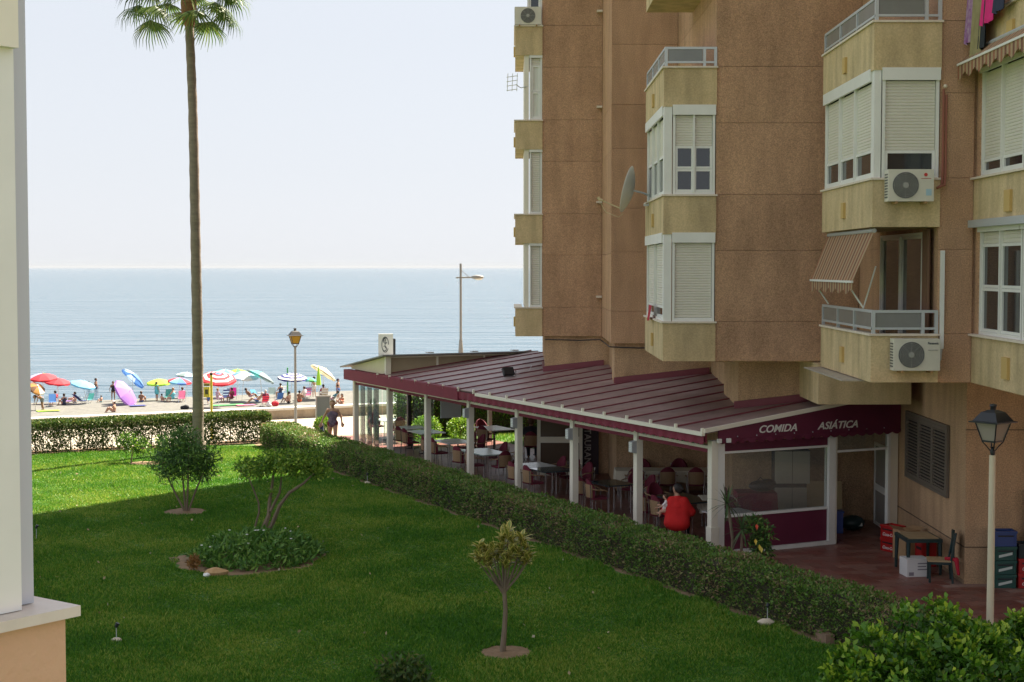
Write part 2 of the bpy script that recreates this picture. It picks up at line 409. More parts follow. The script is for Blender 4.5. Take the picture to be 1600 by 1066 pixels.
def pane(mb, x0, x1, z0, z1, y, axis='y', mi=0):
    if axis == 'y': mb.box(x0, x1, y, y+.01, z0, z1, mi)
    else: mb.box(y, y+.01, x0, x1, z0, z1, mi)
def window(x0, x1, z0, z1, y, axis, shut=0., cols=2, rows=1, label=None, header=.14, m_pane=DARKGL, curtain=False, box_m=WHITE, split=None):
    """a window unit: frame part with panes, shutter and sashes beneath"""
    mb = MB(); rect_frame(mb, x0, x1, z0, z1, y, .055, .09, axis); fr = P(mb, 'window', WHITE)
    zt = z1-.055
    if header: 
        hb = MB()
        if axis == 'y': hb.box(x0-.01, x1+.01, y-.14, y-.092, z1-header, z1+.02)
        else: hb.box(y-.14, y-.092, x0-.01, x1+.01, z1-header, z1+.02)
        sub(hb, 'shutter_box', box_m, fr); zt = z1-header
    zs = zt-(zt-z0-.055)*shut
    w_ = (x1-x0-.11)/cols
    for c in range(cols):
        a = x0+.055+c*w_; b = a+w_
        if shut > 0:
            m_ = MB(); slatted(m_, a+.008, b-.008, zs, zt, y-.03, axis); sub(m_, 'shutter', SHUT, fr)
            m_ = MB(); pane(m_, a, b, zs-.035, zs-.002, y-.045, axis); sub(m_, 'shutter_bar', WHITE, fr)
        if shut < .97:
            zl = z0+.055; hh = (zs-zl)/rows
            for r in range(rows):
                s0 = zl+r*hh; s1 = s0+hh
                m_ = MB(); rect_frame(m_, a+.004, b-.004, s0+.003, s1-.003, y-.012, min(.05, hh*.2), .05, axis); sub(m_, 'sash', WHITE, fr)
                m_ = MB(); pane(m_, a+.03, b-.03, s0+.03, s1-.03, y-.03, axis); sub(m_, 'pane', m_pane, fr)
        if c:
            m_ = MB()
            if axis == 'y': m_.box(a-.02, a+.02, y-.105, y-.005, z0+.05, z1-.05)
            else: m_.box(y-.105, y-.005, a-.02, a+.02, z0+.05, z1-.05)
            sub(m_, 'mullion', WHITE, fr)
    # dark room behind
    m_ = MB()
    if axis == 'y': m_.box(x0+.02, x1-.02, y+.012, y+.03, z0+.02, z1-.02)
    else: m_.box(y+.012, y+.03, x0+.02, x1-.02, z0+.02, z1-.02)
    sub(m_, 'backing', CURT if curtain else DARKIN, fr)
    return fr
def parapet(x0, x1, y0, y1, cap, ph=PH, wing=True):
    """cream balcony front + left side with stone cap and drain spout"""
    b = MB()
    b.prism([(x0, y0), (x1, y0), (x1, y0+.16), (x0+.16, y0+.16), (x0+.16, y1), (x0, y1)], cap-ph, cap-.04)
    pp = P(b, 'balcony', CREAM)
    c = MB(); c.prism([(x0-.04, y0-.04), (x1+.02, y0-.04), (x1+.02, y0+.2), (x0+.2, y0+.2), (x0+.2, y1+.02), (x0-.04, y1+.02)], cap-.038, cap)
    sub(c, 'cap', CAP, pp)
    s = MB(); s.box(x0+.16, x1, y0+.16, y1, cap-ph, cap-ph+.14); sub(s, 'slab', CREAM, pp)
    ym = y0+(y1-y0)*.52
    d = MB(); d.box(x0-.05, x0, ym-.12, ym+.1, cap-ph+.22, cap-ph+.52); sub(d, 'drain_cover', mat('ochre_patch', (.55, .37, .13), .8), pp)
    return pp
def railing(x0, x1, y0, y1, cap, h=.42, npan=3, parent=None):
    r = MB(); z = cap
    for za, zb in ((z+.07, z+.11), (z+h-.05, z+h)):
        r.box(x0+.02, x1, y0+.02, y0+.07, za, zb); r.box(x0+.02, x0+.07, y0+.07, y1, za, zb)
    for x in (x0+.02, x1-.06, x1-.3): r.box(x, x+.06, y0+.015, y0+.075, z, z+h-.05)
    for i in range(1, npan+1):
        yy = y0+.07+(y1-y0-.07)*i/npan; r.box(x0+.015, x0+.075, yy-.05, yy, z, z+h-.05)
    ro = P(r, 'railing', GREYAL)
    m_ = MB(); m_.box(x0+.09, x1-.31, y0+.035, y0+.055, z+.11, z+h-.05); sub(m_, 'railing_panel', FROST, ro)
    for i in range(npan):
        a = y0+.09+(y1-y0-.07)*i/npan; b = y0+.07+(y1-y0-.07)*(i+1)/npan-.06
        m_ = MB(); m_.box(x0+.035, x0+.055, a, b, z+.11, z+h-.05); sub(m_, 'railing_panel', FROST, ro)
    return ro
OPEN = 2.79-PH
def post(x0, x1, y0, y1, z0, z1, m=WHITE, name='corner_post'): P(MB().box(x0, x1, y0, y1, z0, z1), name, m)
# --- tier D (nearest, right)
for i, c in enumerate(CZ): parapet(6.4, 7.6, 27.36, 31.8, c)
railing(6.4, 7.6, 27.36, 31.8, CZ[0]); railing(6.4, 7.6, 27.36, 31.8, CZ[2], npan=3)
window(6.56, 7.57, CZ[1], CZ[1]+OPEN, 27.47, 'y', .74, 1, 1, header=.2)
fr = window(27.60, 31.7, CZ[1], CZ[1]+OPEN, 6.52, 'x', .72, 3, 1, header=.2)
post(6.42, 6.54, 27.38, 27.58, CZ[1]+.002, CZ[1]+OPEN-.002)
# glazed door of the open first balcony, in the inner wall, with curtain
fr = window(28.1, 31.3, SOF+.15, CZ[0]+OPEN-.1, 7.575, 'x', 0, 2, 1, header=0)
cu = MB(); 
pts = [(7.50+.03*math.sin(k*1.9), 27.62+k*.045) for k in range(12)]
for (xa, ya), (xb, yb) in zip(pts, pts[1:]): cu.add([(xa, ya, CZ[0]-.6), (xb, yb, CZ[0]-.6), (xb, yb, CZ[0]+OPEN-.05), (xa, ya, CZ[0]+OPEN-.05)], [(0, 1, 2, 3)])
P(cu, 'curtain', mat('brown_curtain', (.16, .085, .05), .9), smooth='all')
# --- tier C
for i, c in enumerate(CZ): parapet(3.3, 4.45, 33.56, 38.1, c)
railing(3.3, 4.45, 33.56, 38.1, CZ[2], npan=3)
window(3.50, 4.42, CZ[0], CZ[0]+OPEN, 33.68, 'y', .985, 1, 1, header=.2)
window(33.82, 38.0, CZ[0], CZ[0]+OPEN, 3.42, 'x', .84, 2, 1, header=.2)
post(3.31, 3.48, 33.58, 33.8, CZ[0]+.002, CZ[0]+OPEN-.002)
window(3.50, 4.42, CZ[1], CZ[1]+OPEN, 33.68, 'y', .40, 2, 2, header=.2)
window(33.82, 38.0, CZ[1], CZ[1]+OPEN, 3.42, 'x', .5, 3, 1, header=.2)
post(3.31, 3.48, 33.58, 33.8, CZ[1]+.002, CZ[1]+OPEN-.002)
# --- tier A (farthest, left)
for i, c in enumerate(CZ + [16.1]): parapet(.1, .9, 45.66, 49.6, c)
for i, (s, cu_) in enumerate(((.99, False), (.99, False), (.12, True))):
    window(.52, .89, CZ[i], CZ[i]+OPEN, 45.82, 'y', s, 1, 2 if cu_ else 1, header=.1, m_pane=CURT if cu_ else DARKGL, curtain=cu_)
    post(.36, .50, 45.74, 49.4, CZ[i]+.002, CZ[i]+OPEN-.002, CREAMW)
window(.45, .89, CZ[3], CZ[3]+OPEN, 45.82, 'y', .5, 1, 1, header=.1)
# --- tier E (front right, its long side faces left)
def parE(c):
    b = MB().box(8.2, 8.4, 18, 27.38, c-PH, c-.04); pp = P(b, 'balcony', CREAM)
    sub(MB().box(8.14, 8.42, 18, 27.44, c-.038, c), 'cap', CAP, pp)
    sub(MB().box(8.15, 8.2, 25.25, 25.55, c-PH+.2, c-PH+.56), 'drain_cover', MATS['ochre_patch'], pp)
for c in CZ: parE(c)
for i in range(2):
    window(24.95, 27.2, CZ[i], CZ[i]+OPEN, 8.36, 'x', (.12, .86)[i], 2, (2, 1)[i], header=(.12, .1)[i])
    window(22.4, 24.9, CZ[i], CZ[i]+OPEN, 8.36, 'x', (.12, .99)[i], 2, (2, 1)[i], header=(.12, .1)[i])
    P(MB().box(8.25, 8.5, 27.2, 27.39, CZ[i], CZ[i]+OPEN), 'wall_pier', STUCCO)
P(MB().box(8.08, 8.2, 22, 27.3, CZ[0]+OPEN-.04, CZ[0]+OPEN+.09), 'awning_box', GREYAL)
for i in (2, 3): P(MB().box(8.45, 8.62, 18, 27.38, CZ[i], CZ[i]+OPEN+.01), 'wall_pier', STUCCO)
# --- tall service joint pipe on tier A/B, cable
for z in (5.3, 8.1, 10.9, 13.7): P(MB().box(2.5, 2.66, 45.52, 45.7, z, z+.06), 'pipe_clip', CAP)
cb = MB().tube([(.98, 45.66, 4.06), (2.0, 45.66, 4.03), (2.62, 45.6, 4.06), (2.64, 41.34, 4.06), (3.4, 41.34, 4.03), (4.4, 41.34, 4.05)], .018, 6); P(cb, 'cable', BLACK)
# louvred shutter in the ground floor wall: three leaves, real slats
lm = mat('louvre_brown', (.16, .13, .10), .6)
lv = MB(); rect_frame(lv, 31.0, 34.3, 1.52, 3.0, 8.87, .06, .06, 'x'); lo = P(lv, 'louvre_shutter', lm)
for q in range(3):
    a = 31.06+q*1.06; b = a+1.06
    l2 = MB(); rect_frame(l2, a+.005, b-.005, 1.585, 2.935, 8.86, .07, .05, 'x')
    for s in range(18):
        z = 1.67+s*.068; l2.box(8.818, 8.842, a+.07, b-.07, z, z+.03)
    sub(l2, 'louvre_leaf', lm, lo)
sub(MB().box(8.866, 8.872, 31.05, 34.25, 1.57, 2.95), 'backing', DARKIN, lo)
# ================================================================ restaurant pavilion (local X = v, Y = u)
V0, U0 = 18.47, 27.5
rs = thing('restaurant_pavilion', 'open restaurant terrace under a maroon ribbed roof with white posts', 'restaurant', W(V0, U0, 0), TH)
def RB(mb, name, m, parent=rs, smooth=False, loc=None): return mb.build(name, m, parent, smooth, loc=loc)
def rz(X): return 2.72 + .121 * (X + .3)
LEN = 21.7
pm = MB().box(-.08, .08, -.08, .08, .0, 2.49).mesh('post', CREAMW)
for i in range(8): obj_from('post', pm, rs, (0, i * 3.1, 0))
RB(MB().box(.085, .26, -.07, .07, 0, 2.44), 'post', WHITE)
RB(MB().box(-.10, .10, -.1, .1, 0, .62), 'post_foot', CREAMW)
# roof sheets and ribs
roof = MB(); roof.prism([(-.3, rz(-.3)-.07), (5.2, rz(5.2)-.07), (5.2, rz(5.2)-.03), (-.3, rz(-.3)-.03)], -.15, 18.72, 'y'); ro = RB(roof, 'roof', mat('roof_underside', (.30, .22, .2), .8))
NP = 18; pw = (18.72+.15)/NP
sh = MB(); sh.prism([(-.33, rz(-.33)-.028), (5.2, rz(5.2)-.028), (5.2, rz(5.2)), (-.33, rz(-.33))], .012, pw-.012, 'y'); shm = sh.mesh('roof_panel', ROOFM)
rb = MB(); rb.prism([(-.34, rz(-.34)-.01), (5.2, rz(5.2)-.01), (5.2, rz(5.2)+.03), (-.34, rz(-.34)+.03)], -.02, .02, 'y'); rbm = rb.mesh('roof_rib', ROOFRIB)
pg = MB().box(-.40, -.345, -.028, .028, rz(-.34)-.05, rz(-.34)+.07).mesh('rib_end', CREAMW)
for i in range(NP):
    obj_from('roof_panel', shm, ro, (0, -.15+i*pw, random.uniform(-.004, .004)))
for i in range(NP+1):
    obj_from('roof_rib', rbm, ro, (0, -.15+i*pw, 0)); obj_from('rib_end', pg, ro, (0, -.15+i*pw, 0))
RB(MB().box(-.42, -.34, -.2, 11.2, 2.62, 2.70), 'gutter', CREAMW)
RB(MB().prism([(-.36, rz(-.36)-.03), (5.15, rz(5.15)-.03), (5.15, rz(5.15)+.06), (-.36, rz(-.36)+.06)], -.23, -.18, 'y'), 'verge_trim', CREAMW)
# front fascia: scalloped canvas valance on the near bays, boxed fascia on the far ones
def valance(p0, p1, ztop, zbot, n, name='valance', amp=.035, m=MAROON, wave=.02):
    mb = MB(); vs = []; N = n * 6
    d = (Vector(p1) - Vector(p0)); nrm = Vector((-d.y, d.x, 0)).normalized()
    for i in range(N+1):
        t = i / N; c = Vector(p0) + d * t; s = abs(math.sin(math.pi * t * n)); wv = nrm * wave * math.sin(2*math.pi*t*n*.5)
        zt = ztop(t) if callable(ztop) else ztop
        vs += [(c.x, c.y, zt), (c.x+wv.x, c.y+wv.y, zbot + amp * (1 - s))]
    mb.add(vs, [(2*i, 2*i+2, 2*i+3, 2*i+1) for i in range(N)])
    return RB(mb, name, m, smooth='all')
valance((-.37, -.2, 0), (-.37, 12.4, 0), 2.66, 2.43, 62)
RB(MB().box(-.30, -.26, -.15, 12.4, 2.47, 2.68), 'fascia', MAROON)
RB(MB().box(-.40, -.16, 12.41, 21.8, 2.40, 2.74), 'fascia', MAROON)
for i in range(7):
    a = i*3.1+.085; b = (i+1)*3.1-.085
    RB(MB().box(-.05, .05, a, b, 2.30, 2.365), 'rail', CREAMW)
    RB(MB().box(-.035, .035, a, b, 2.215, 2.298), 'blind_roll', MAROON)
# far end: cream gable wedge, thin grey roof, beige clerestory wall
GAB = mat('cream_gable', (.62, .56, .36), .8, (.68, .62, .42), 2)
CLER = mat('beige_panel', (.34, .27, .18), .7, (.38, .31, .21), 2)
RB(MB().prism([(18.75, 2.745), (21.8, 2.745), (21.8, 2.83), (18.75, 3.30)], -.12, -.06, 'x'), 'gable', GAB)
RB(MB().prism([(18.4, 3.36), (18.4, 3.40), (22.45, 2.80), (22.45, 2.76)], -.3, 5.3, 'x'), 'upper_roof', mat('grey_roof', (.25, .25, .25), .6))
RB(MB().box(-.12, .06, 18.62, 18.74, 2.74, 3.33), 'corner_trim', CREAMW)
for i in range(3):
    RB(MB().box(.07+i*1.7, 1.70+i*1.7, 18.73, 18.77, 2.76, 3.27), 'clerestory_panel', CLER)
    RB(MB().box(1.70+i*1.7, 1.77+i*1.7, 18.70, 18.78, 2.76, 3.27), 'clerestory_post', CREAMW)
RB(MB().box(.06, 5.2, 18.69, 18.80, 3.272, 3.345), 'clerestory_rail', CREAMW)
for X in (1.3, 2.9, 4.4): RB(MB().box(X, X+.22, 18.5, 18.7, 3.405, 3.44), 'roof_clip', GREYAL)
# back row posts (garden side) and far front
for Y in (14.0, 17.4, LEN): RB(MB().box(5.0, 5.13, Y-.06, Y+.06, 0, 2.7), 'back_post', GREYAL)
RB(MB().box(-.05, .05, LEN+.1, LEN+.16, 0, 2.4), 'end_trim', GREYAL)
RB(MB().box(1.9, 2.02, LEN-.06, LEN+.06, 0, 2.5), 'end_post', BLACK)
RB(MB().box(0, 5.1, LEN-.05, LEN+.05, 2.4, 2.74), 'end_fascia', MAROON)
RB(MB().box(5.02, 5.12, 13.9, LEN, 2.5, 3.2), 'back_fascia', MAROON)
GLASS = glassmat('pavilion_glass', (.86, .96, .93), .07)
for X0, X1, Y in ((.12, .95, LEN), (.98, 1.85, LEN), (2.1, 2.9, LEN)): RB(MB().box(X0, X1, Y-.006, Y+.006, .06, 2.38), 'glass_panel', GLASS)
for k in range(4): RB(MB().box(4.5, 5.0, 16.2+k*.09, 16.21+k*.09, .06, 2.45), 'glass_panel', GLASS)
for k in range(3): RB(MB().box(.0, .012, LEN-.35-k*.62, LEN-.93-k*.62+.56-.5, .05, 2.2), 'glass_panel', GLASS)
# menu board hung in a far bay
RB(MB().box(2.2, 2.95, 19.5, 19.53, 1.15, 2.15), 'menu_board', mat('pale_board', (.62, .68, .72), .5))
# --- near end facade (Y = 0 plane)
XP = 3.14    # middle post
RB(MB().box(XP-.09, XP+.09, -.09, .09, 0, 2.45), 'post', WHITE)
RB(MB().box(XP+.095, XP+.16, -.05, .05, 0, 2.40), 'post', CREAMW)
sgn = MB(); sgn.prism([(.02, 2.5), (4.98, 2.5), (4.98, rz(4.98)-.03), (.02, rz(.02)-.03)], -.19, -.15, 'y'); so = RB(sgn, 'sign_canvas', MAROOND)
valance((0.0, -.20, 0), (4.98, -.20, 0), 2.53, 2.42, 20, m=MAROOND, amp=.05)
RB(MB().box(.27, XP-.1, -.03, .03, 2.24, 2.42), 'blind', MAROOND); RB(MB().box(.27, XP-.1, -.045, .045, 2.19, 2.238), 'window_rail', WHITE)
RB(MB().box(.27, XP-.1, -.045, .045, .80, .86), 'window_rail', WHITE)
RB(MB().box(.27, XP-.1, -.02, .02, .09, .798), 'apron_panel', MAROOND); RB(MB().box(.1, XP+.1, -.10, .10, 0.0, .085), 'sill', WHITE)
RB(MB().box(.27, XP-.1, -.006, .006, .862, 2.188), 'glass_panel', glassmat('front_glass', (.93, .95, .95), .04))
RB(MB().box(XP+.17, 4.75, -.03, .03, 2.05, 2.10), 'transom', WHITE); RB(MB().box(XP+.17, 4.75, -.005, .005, 2.11, 2.45), 'glass_panel', MATS['front_glass'])
RB(MB().box(4.75, 4.82, -.05, .05, 0, 2.45), 'door_jamb', WHITE); RB(MB().box(4.82, 5.05, -.03, .03, 0, 2.45), 'jamb_panel', CREAMW)
def text_part(txt, size, loc, parent, m, shear=0., rot=(R(90), 0, 0), ext=.006, spacing=1., name='lettering', wx=None):
    c = bpy.data.curves.new(name, 'FONT'); c.body = txt; c.size = size; c.shear = shear; c.extrude = ext; c.offset = size*.018; c.space_character = spacing; c.resolution_u = 4
    t = bpy.data.objects.new('tmp_text', c); COL.objects.link(t)
    bpy.context.view_layer.update(); dg = bpy.context.evaluated_depsgraph_get()
    me = bpy.data.meshes.new_from_object(t.evaluated_get(dg)); bpy.data.objects.remove(t)
    if wx:
        xs = [v.co.x for v in me.vertices]; k = wx/(max(xs)-min(xs)); x0 = min(xs)
        for v in me.vertices: v.co.x = (v.co.x-x0)*k
    me.materials.clear(); me.materials.append(m); me.name = name
    o = obj_from(name, me, parent, loc); o.rotation_euler = rot; return o
LETW = mat('white_lettering', (.75, .72, .66), .7)
text_part('COMIDA', .225, (1.07, -.192, 2.62), so, LETW, .3, wx=1.0)
text_part('ASIÁTICA', .225, (2.63, -.192, 2.62), so, LETW, .3, wx=1.12)
for i in range(9): RB(MB().sphere((.5+i*.5, -.195, 2.57), .014, 6, 4), 'grommet', GREYAL, so)
RB(MB().cbox((.0, -.24, 2.50), .09, .06, .09), 'bracket', WHITE); RB(MB().cbox((.24, -.24, 2.50), .09, .06, .09), 'bracket', WHITE)
# open door leaf against the side wall
dl = thing('glass_door', 'white framed glass door standing open beside the COMIDA ASIÁTICA entrance', 'door', (8.76, 36.9, 0), R(-90))
m_ = MB(); rect_frame(m_, 0, 1.6, .03, 2.0, .03, .07, .05); m_.box(.07, 1.53, -.02, .03, .86, 1.02); m_.build('door_frame', WHITE, dl)
for a, b in ((.10, .86), (1.02, 1.93)): MB().box(.07, 1.53, 0, .012, a, b).build('pane', mat('misty_glass', (.30, .30, .29), .15, spec=.7), dl)
MB().box(1.49, 1.55, -.07, -.02, .9, 1.02).build('handle', BLACK, dl)
# RESTAURANTE banner, beside it the kitchen door, on the inner wall of tier A/B
bn = thing('restaurant_banner', 'dark vertical banner with pale lettering hung inside the restaurant', 'banner', (2.28, 45.9, 0))
MB().box(-.32, .32, -.03, 0, .0, 2.4).build('panel', mat('banner_dark', (.03, .012, .02), .6), bn)
text_part('RESTAURANTE', .27, (-.10, -.034, 1.80), bn, mat('banner_letter', (.5, .46, .44), .7), 0, (R(90), R(90), 0))
dr = thing('service_door', 'white framed door with brown panes behind the dining tables', 'door', (.75, 45.6, 0))
m_ = MB(); rect_frame(m_, 0, 1.35, 0, 2.35, .03, .10, .07); m_.box(.1, 1.25, -.04, .03, .98, 1.16); m_.build('door_frame', CREAMW, dr)
for a, b in ((.10, .98), (1.16, 2.25)): MB().box(.1, 1.25, -.005, .012, a, b).build('pane', mat('brown_glass', (.10, .065, .04), .2), dr)
# roof flashings against the building
for (x0, x1, y) in ((2.76, 5.35, 41.56), (.96, 2.74, 45.81), (5.1, 7.6, 35.16)):
    def zz(x): return rz(x*CT + y*ST - V0)
    f = MB(); f.prism([(x0, zz(x0)-.03), (x1, zz(x1)-.03), (x1, zz(x1)+.16), (x0, zz(x0)+.16)], y-.03, y+.03, 'y')
    f.build('flashing', ROOFRIB, bl, org=BO)
fl = MB(); fl.prism([(45.8, rz(.96*CT+45.8*ST-V0)-.02), (47.2, rz(.96*CT+47.2*ST-V0)-.02), (47.2, rz(.96*CT+47.2*ST-V0)+.14), (45.8, rz(.96*CT+45.8*ST-V0)+.14)], .93, .98, 'x'); fl.build('flashing', ROOFRIB, bl, org=BO)
# wall lamps on posts
wl = MB(); wl.prism([(-.0, 0), (-.13, .03), (-.13, .27), (0, .30)], -.075, .075, 'y'); wlm = wl.mesh('lamp_shade', GREYAL)
wg = MB(); [wg.box(-.137, -.131, -.06, .06, .05+k*.045, .075+k*.045) for k in range(5)]; wgm = wg.mesh('lamp_grille', mat('lamp_pale', (.7, .72, .68), .4))
for i, (nm, wh) in enumerate((('third', 'the man in red’s side')) if 0 else (('nearest the COMIDA corner', ''), ('second from the COMIDA corner', ''), ('third from the COMIDA corner', ''), ('fourth from the COMIDA corner', ''))):
    t = thing('wall_lamp', 'small grey louvred lamp on the white post, ' + nm, 'wall lamp', W(V0-.08, U0+3.1*(i+1), 1.88), TH, 'lamps on the terrace posts')
    obj_from('lamp_shade', wlm, t); o = obj_from('lamp_grille', wgm, t)
# roof sign and floodlight
sg = thing('roof_sign', 'white box sign with a dark oval emblem standing on the far roof', 'sign', W(V0+.25, U0+19.5, 3.2), TH + R(-20))
MB().box(-.26, .22, -.06, .06, .0, .82).build('sign_box', WHITE, sg); MB().box(.222, .30, -.055, .055, .05, .66).build('side_panel', BLACK, sg)
for x in (-.2, .16): MB().box(x-.02, x+.02, -.02, .02, -.32, .0).build('leg', BLACK, sg)
em = MB(); INK = mat('emblem_ink', (.06, .07, .08), .7)
for cx, cz, rx, rzz, a0, a1 in ((-.04, .47, .11, .25, 0, 330), (-.03, .60, .07, .09, 40, 320), (-.06, .34, .06, .08, 200, 480), (-.01, .45, .035, .10, 90, 300), (-.05, .62, .03, .04, 0, 360)):
    pts = [(cx+rx*math.cos(R(a0+(a1-a0)*k/18)), -.064, cz+rzz*math.sin(R(a0+(a1-a0)*k/18))) for k in range(19)]; em.tube(pts, .011, 5)
em.box(-.02, .14, -.066, -.061, .09, .115); em.build('emblem', INK, sg)
fd = thing('floodlight', 'black floodlight on the maroon roof in front of the building corner', 'floodlight', aty(797, 572, 45.3), TH)
z0 = rz(fd.location.x*CT + fd.location.y*ST - V0); fd.location.z = z0
m_ = MB(Matrix.Rotation(R(-35), 4, 'X')); m_.box(-.17, .17, -.05, .06, .08, .33); m_.build('lamp_head', BLACK, fd); MB().tube([(-.19, 0, .2), (-.19, 0, .02), (.19, 0, .02), (.19, 0, .2)], .012, 6).build('bracket', BLACK, fd)
MB().tube([(.1, 0, .05), (.5, .25, .12), (.8, .35, .14), (.95, .45, .3)], .008, 5).build('cable', GREYAL, fd)

# ---------------------------------------------------------------- furniture
def chair_proto():
    t = thing('wicker_chair', '', 'chair')
    MB().box(-.22, .22, -.2, .23, .42, .47).build('seat', CUSH, t)
    def shell(r0, top, a1, n=14, zb=.47, th=.02, m=WICK, name='backrest', dome=0):
        mb = MB(); vs = []
        for i in range(n+1):
            a = R(-a1 + 2*a1*i/n); tp = top - (1-math.cos(a))*dome
            for r in (r0, r0-th):
                for z, k in ((zb, 1.), (tp, 1.12)): vs.append((r*k*math.sin(a), -.02-r*k*.92*math.cos(a), z))
        fs = []
        for i in range(n):
            b = i*4; c = b+4
            fs += [(b, c, c+1, b+1), (b+2, b+3, c+3, c+2), (b+1, c+1, c+3, b+3), (b, b+2, c+2, c)]
        fs += [(0, 1, 3, 2), (n*4, n*4+2, n*4+3, n*4+1)]
        mb.add(vs, fs); return mb.build(name, m, t, 'all' if 0 else True)
    shell(.265, .80, 48, name='backrest', dome=.05)
    shell(.243, .93, 62, th=.045, m=CUSH, name='back_cushion', dome=.42, zb=.48)
    fr = MB(); 
    for s in (-1, 1):
        l = MB().tube([(s*.24, .22, 0), (s*.25, .2, .3), (s*.255, .19, .62)], .012, 6); l.build('leg', CHROME, t)
        l = MB().tube([(s*.2, -.26, 0), (s*.21, -.23, .45), (s*.22, -.25, .80)], .012, 6); l.build('leg', CHROME, t)
        MB().tube([(s*.255, .19, .62), (s*.285, .1, .665), (s*.29, -.1, .675), (s*.235, -.24, .70)], .016, 6).build('armrest', WICK, t)
    return t
def table(v, u, L_, W_, top, label, rz_=0., world=None, cloth=None, legs='four'):
    loc = W(v, u, 0) if world is None else Vector((*world, 0))
    t = thing('dining_table', label, 'table', loc, (TH if world is None else 0) + rz_, 'restaurant tables')
    MB().box(-W_/2, W_/2, -L_/2, L_/2, .715, .745).build('tabletop', top, t)
    if legs == 'four':
        for sx in (-1, 1):
            for sy in (-1, 1): MB().tube([(sx*(W_/2-.08), sy*(L_/2-.08), 0), (sx*(W_/2-.08), sy*(L_/2-.08), .714)], .018, 6).build('leg', CHROME, t)
    else:
        MB().tube([(0, 0, .02), (0, 0, .714)], .035, 8).build('column', BLACK, t)
        b = MB(); b.bar((-.25, 0, .015), (.25, 0, .015), .05, .03); b.bar((0, -.25, .0155), (0, .25, .0155), .05, .029); b.build('foot', BLACK, t)
    if cloth:
        c = MB(); n = 40; vs = []
        for i in range(n):
            a = i/n*4; s = int(a); f = a-s
            cx = [-1, 1, 1, -1][s]*(1-f) + [1, 1, -1, -1][s]*f; cy = [-1, -1, 1, 1][s]*(1-f) + [-1, 1, 1, -1][s]*f
            wv = .02*math.sin(i*2.1)
            vs += [(cx*(W_/2+.012), cy*(L_/2+.012), .752), (cx*(W_/2+.035+wv), cy*(L_/2+.035+wv), .44+.04*math.sin(i*1.3))]
        c.add(vs, [(2*i, 2*i+1, 2*((i+1) % n)+1, 2*((i+1) % n)) for i in range(n)] + [tuple(2*i for i in range(n))])
        tag(c.build('tablecloth', cloth, None, loc=None), 'cream cloth on the long table by the wall' if W_ > 2 else 'cream cloth on the table behind the corner post', 'tablecloth')
        o = bpy.data.objects[-1] if 0 else [x for x in bpy.data.objects if x.name.startswith('tablecloth')][-1]
        o.location = loc; o.rotation_euler = t.rotation_euler
    return t
TWHITE = mat('white_tabletop', (.74, .74, .72), .25, spec=.6); TDARK = mat('dark_glass_top', (.03, .045, .05), .12, spec=.7); TGREEN = mat('pale_green_top', (.42, .55, .50), .2, spec=.6)
CLOTH = mat('cream_tablecloth', (.68, .62, .48), .9, (.74, .68, .54), 9)
table(19.75, 30.6, 1.5, .85, TDARK, 'dark glass table left of the woman in red')
table(19.5, 33.6, 1.0, .8, TDARK, 'dark table under the RESTAURANTE banner')
table(19.35, 36.6, .95, .9, TDARK, 'dark square table joined to a white one')
table(19.35, 37.62, .95, .9, TWHITE, 'white square table joined to the dark one')
table(19.45, 41.0, 1.6, .9, TGREEN, 'pale green glass table in the middle bay')
table(19.75, 43.9, 1.2, .9, TWHITE, 'white table in the fifth bay from the corner')
table(20.1, 46.9, 1.2, .9, TWHITE, 'white table in the last bay', legs='one')
table(20.2, 48.4, .9, .9, TWHITE, 'small white table next to the far glass wall', legs='one')
table(20.5, 51.2, 1.1, .8, TWHITE, 'white table outside beyond the far glass wall', legs='one')
table(22.6, 46.9, 1.5, .9, TWHITE, 'sunlit white table against the garden side', legs='one')
table(0, 0, .8, 1.2, TWHITE, 'white table before the man in dark clothes', world=(.95, 50.6), legs='one')
table(0, 0, .75, 2.5, TWHITE, 'long cloth table against the inner wall', world=(4.05, 41.3), cloth=CLOTH)
table(0, 0, .8, 1.15, TWHITE, 'cloth table behind the corner post', world=(5.05, 36.2), cloth=CLOTH)
table(19.55, 28.35, .9, 1.0, mat('grey_tabletop', (.42, .43, .43), .3), 'grey table beside the corner post', legs='one')
chp = chair_proto(); first = [True]
def chair(x, y, ang, label, z=0.):
    o = chp if first[0] else copy_tree(chp); first[0] = False
    o.location = (x, y, z); o.rotation_euler = (0, 0, ang); o['label'] = label; o['group'] = 'wicker restaurant chairs'; return o
def chuv(v, u, ang, label): p = W(v, u); return chair(p.x, p.y, TH + ang, label)
A_ = R(0)
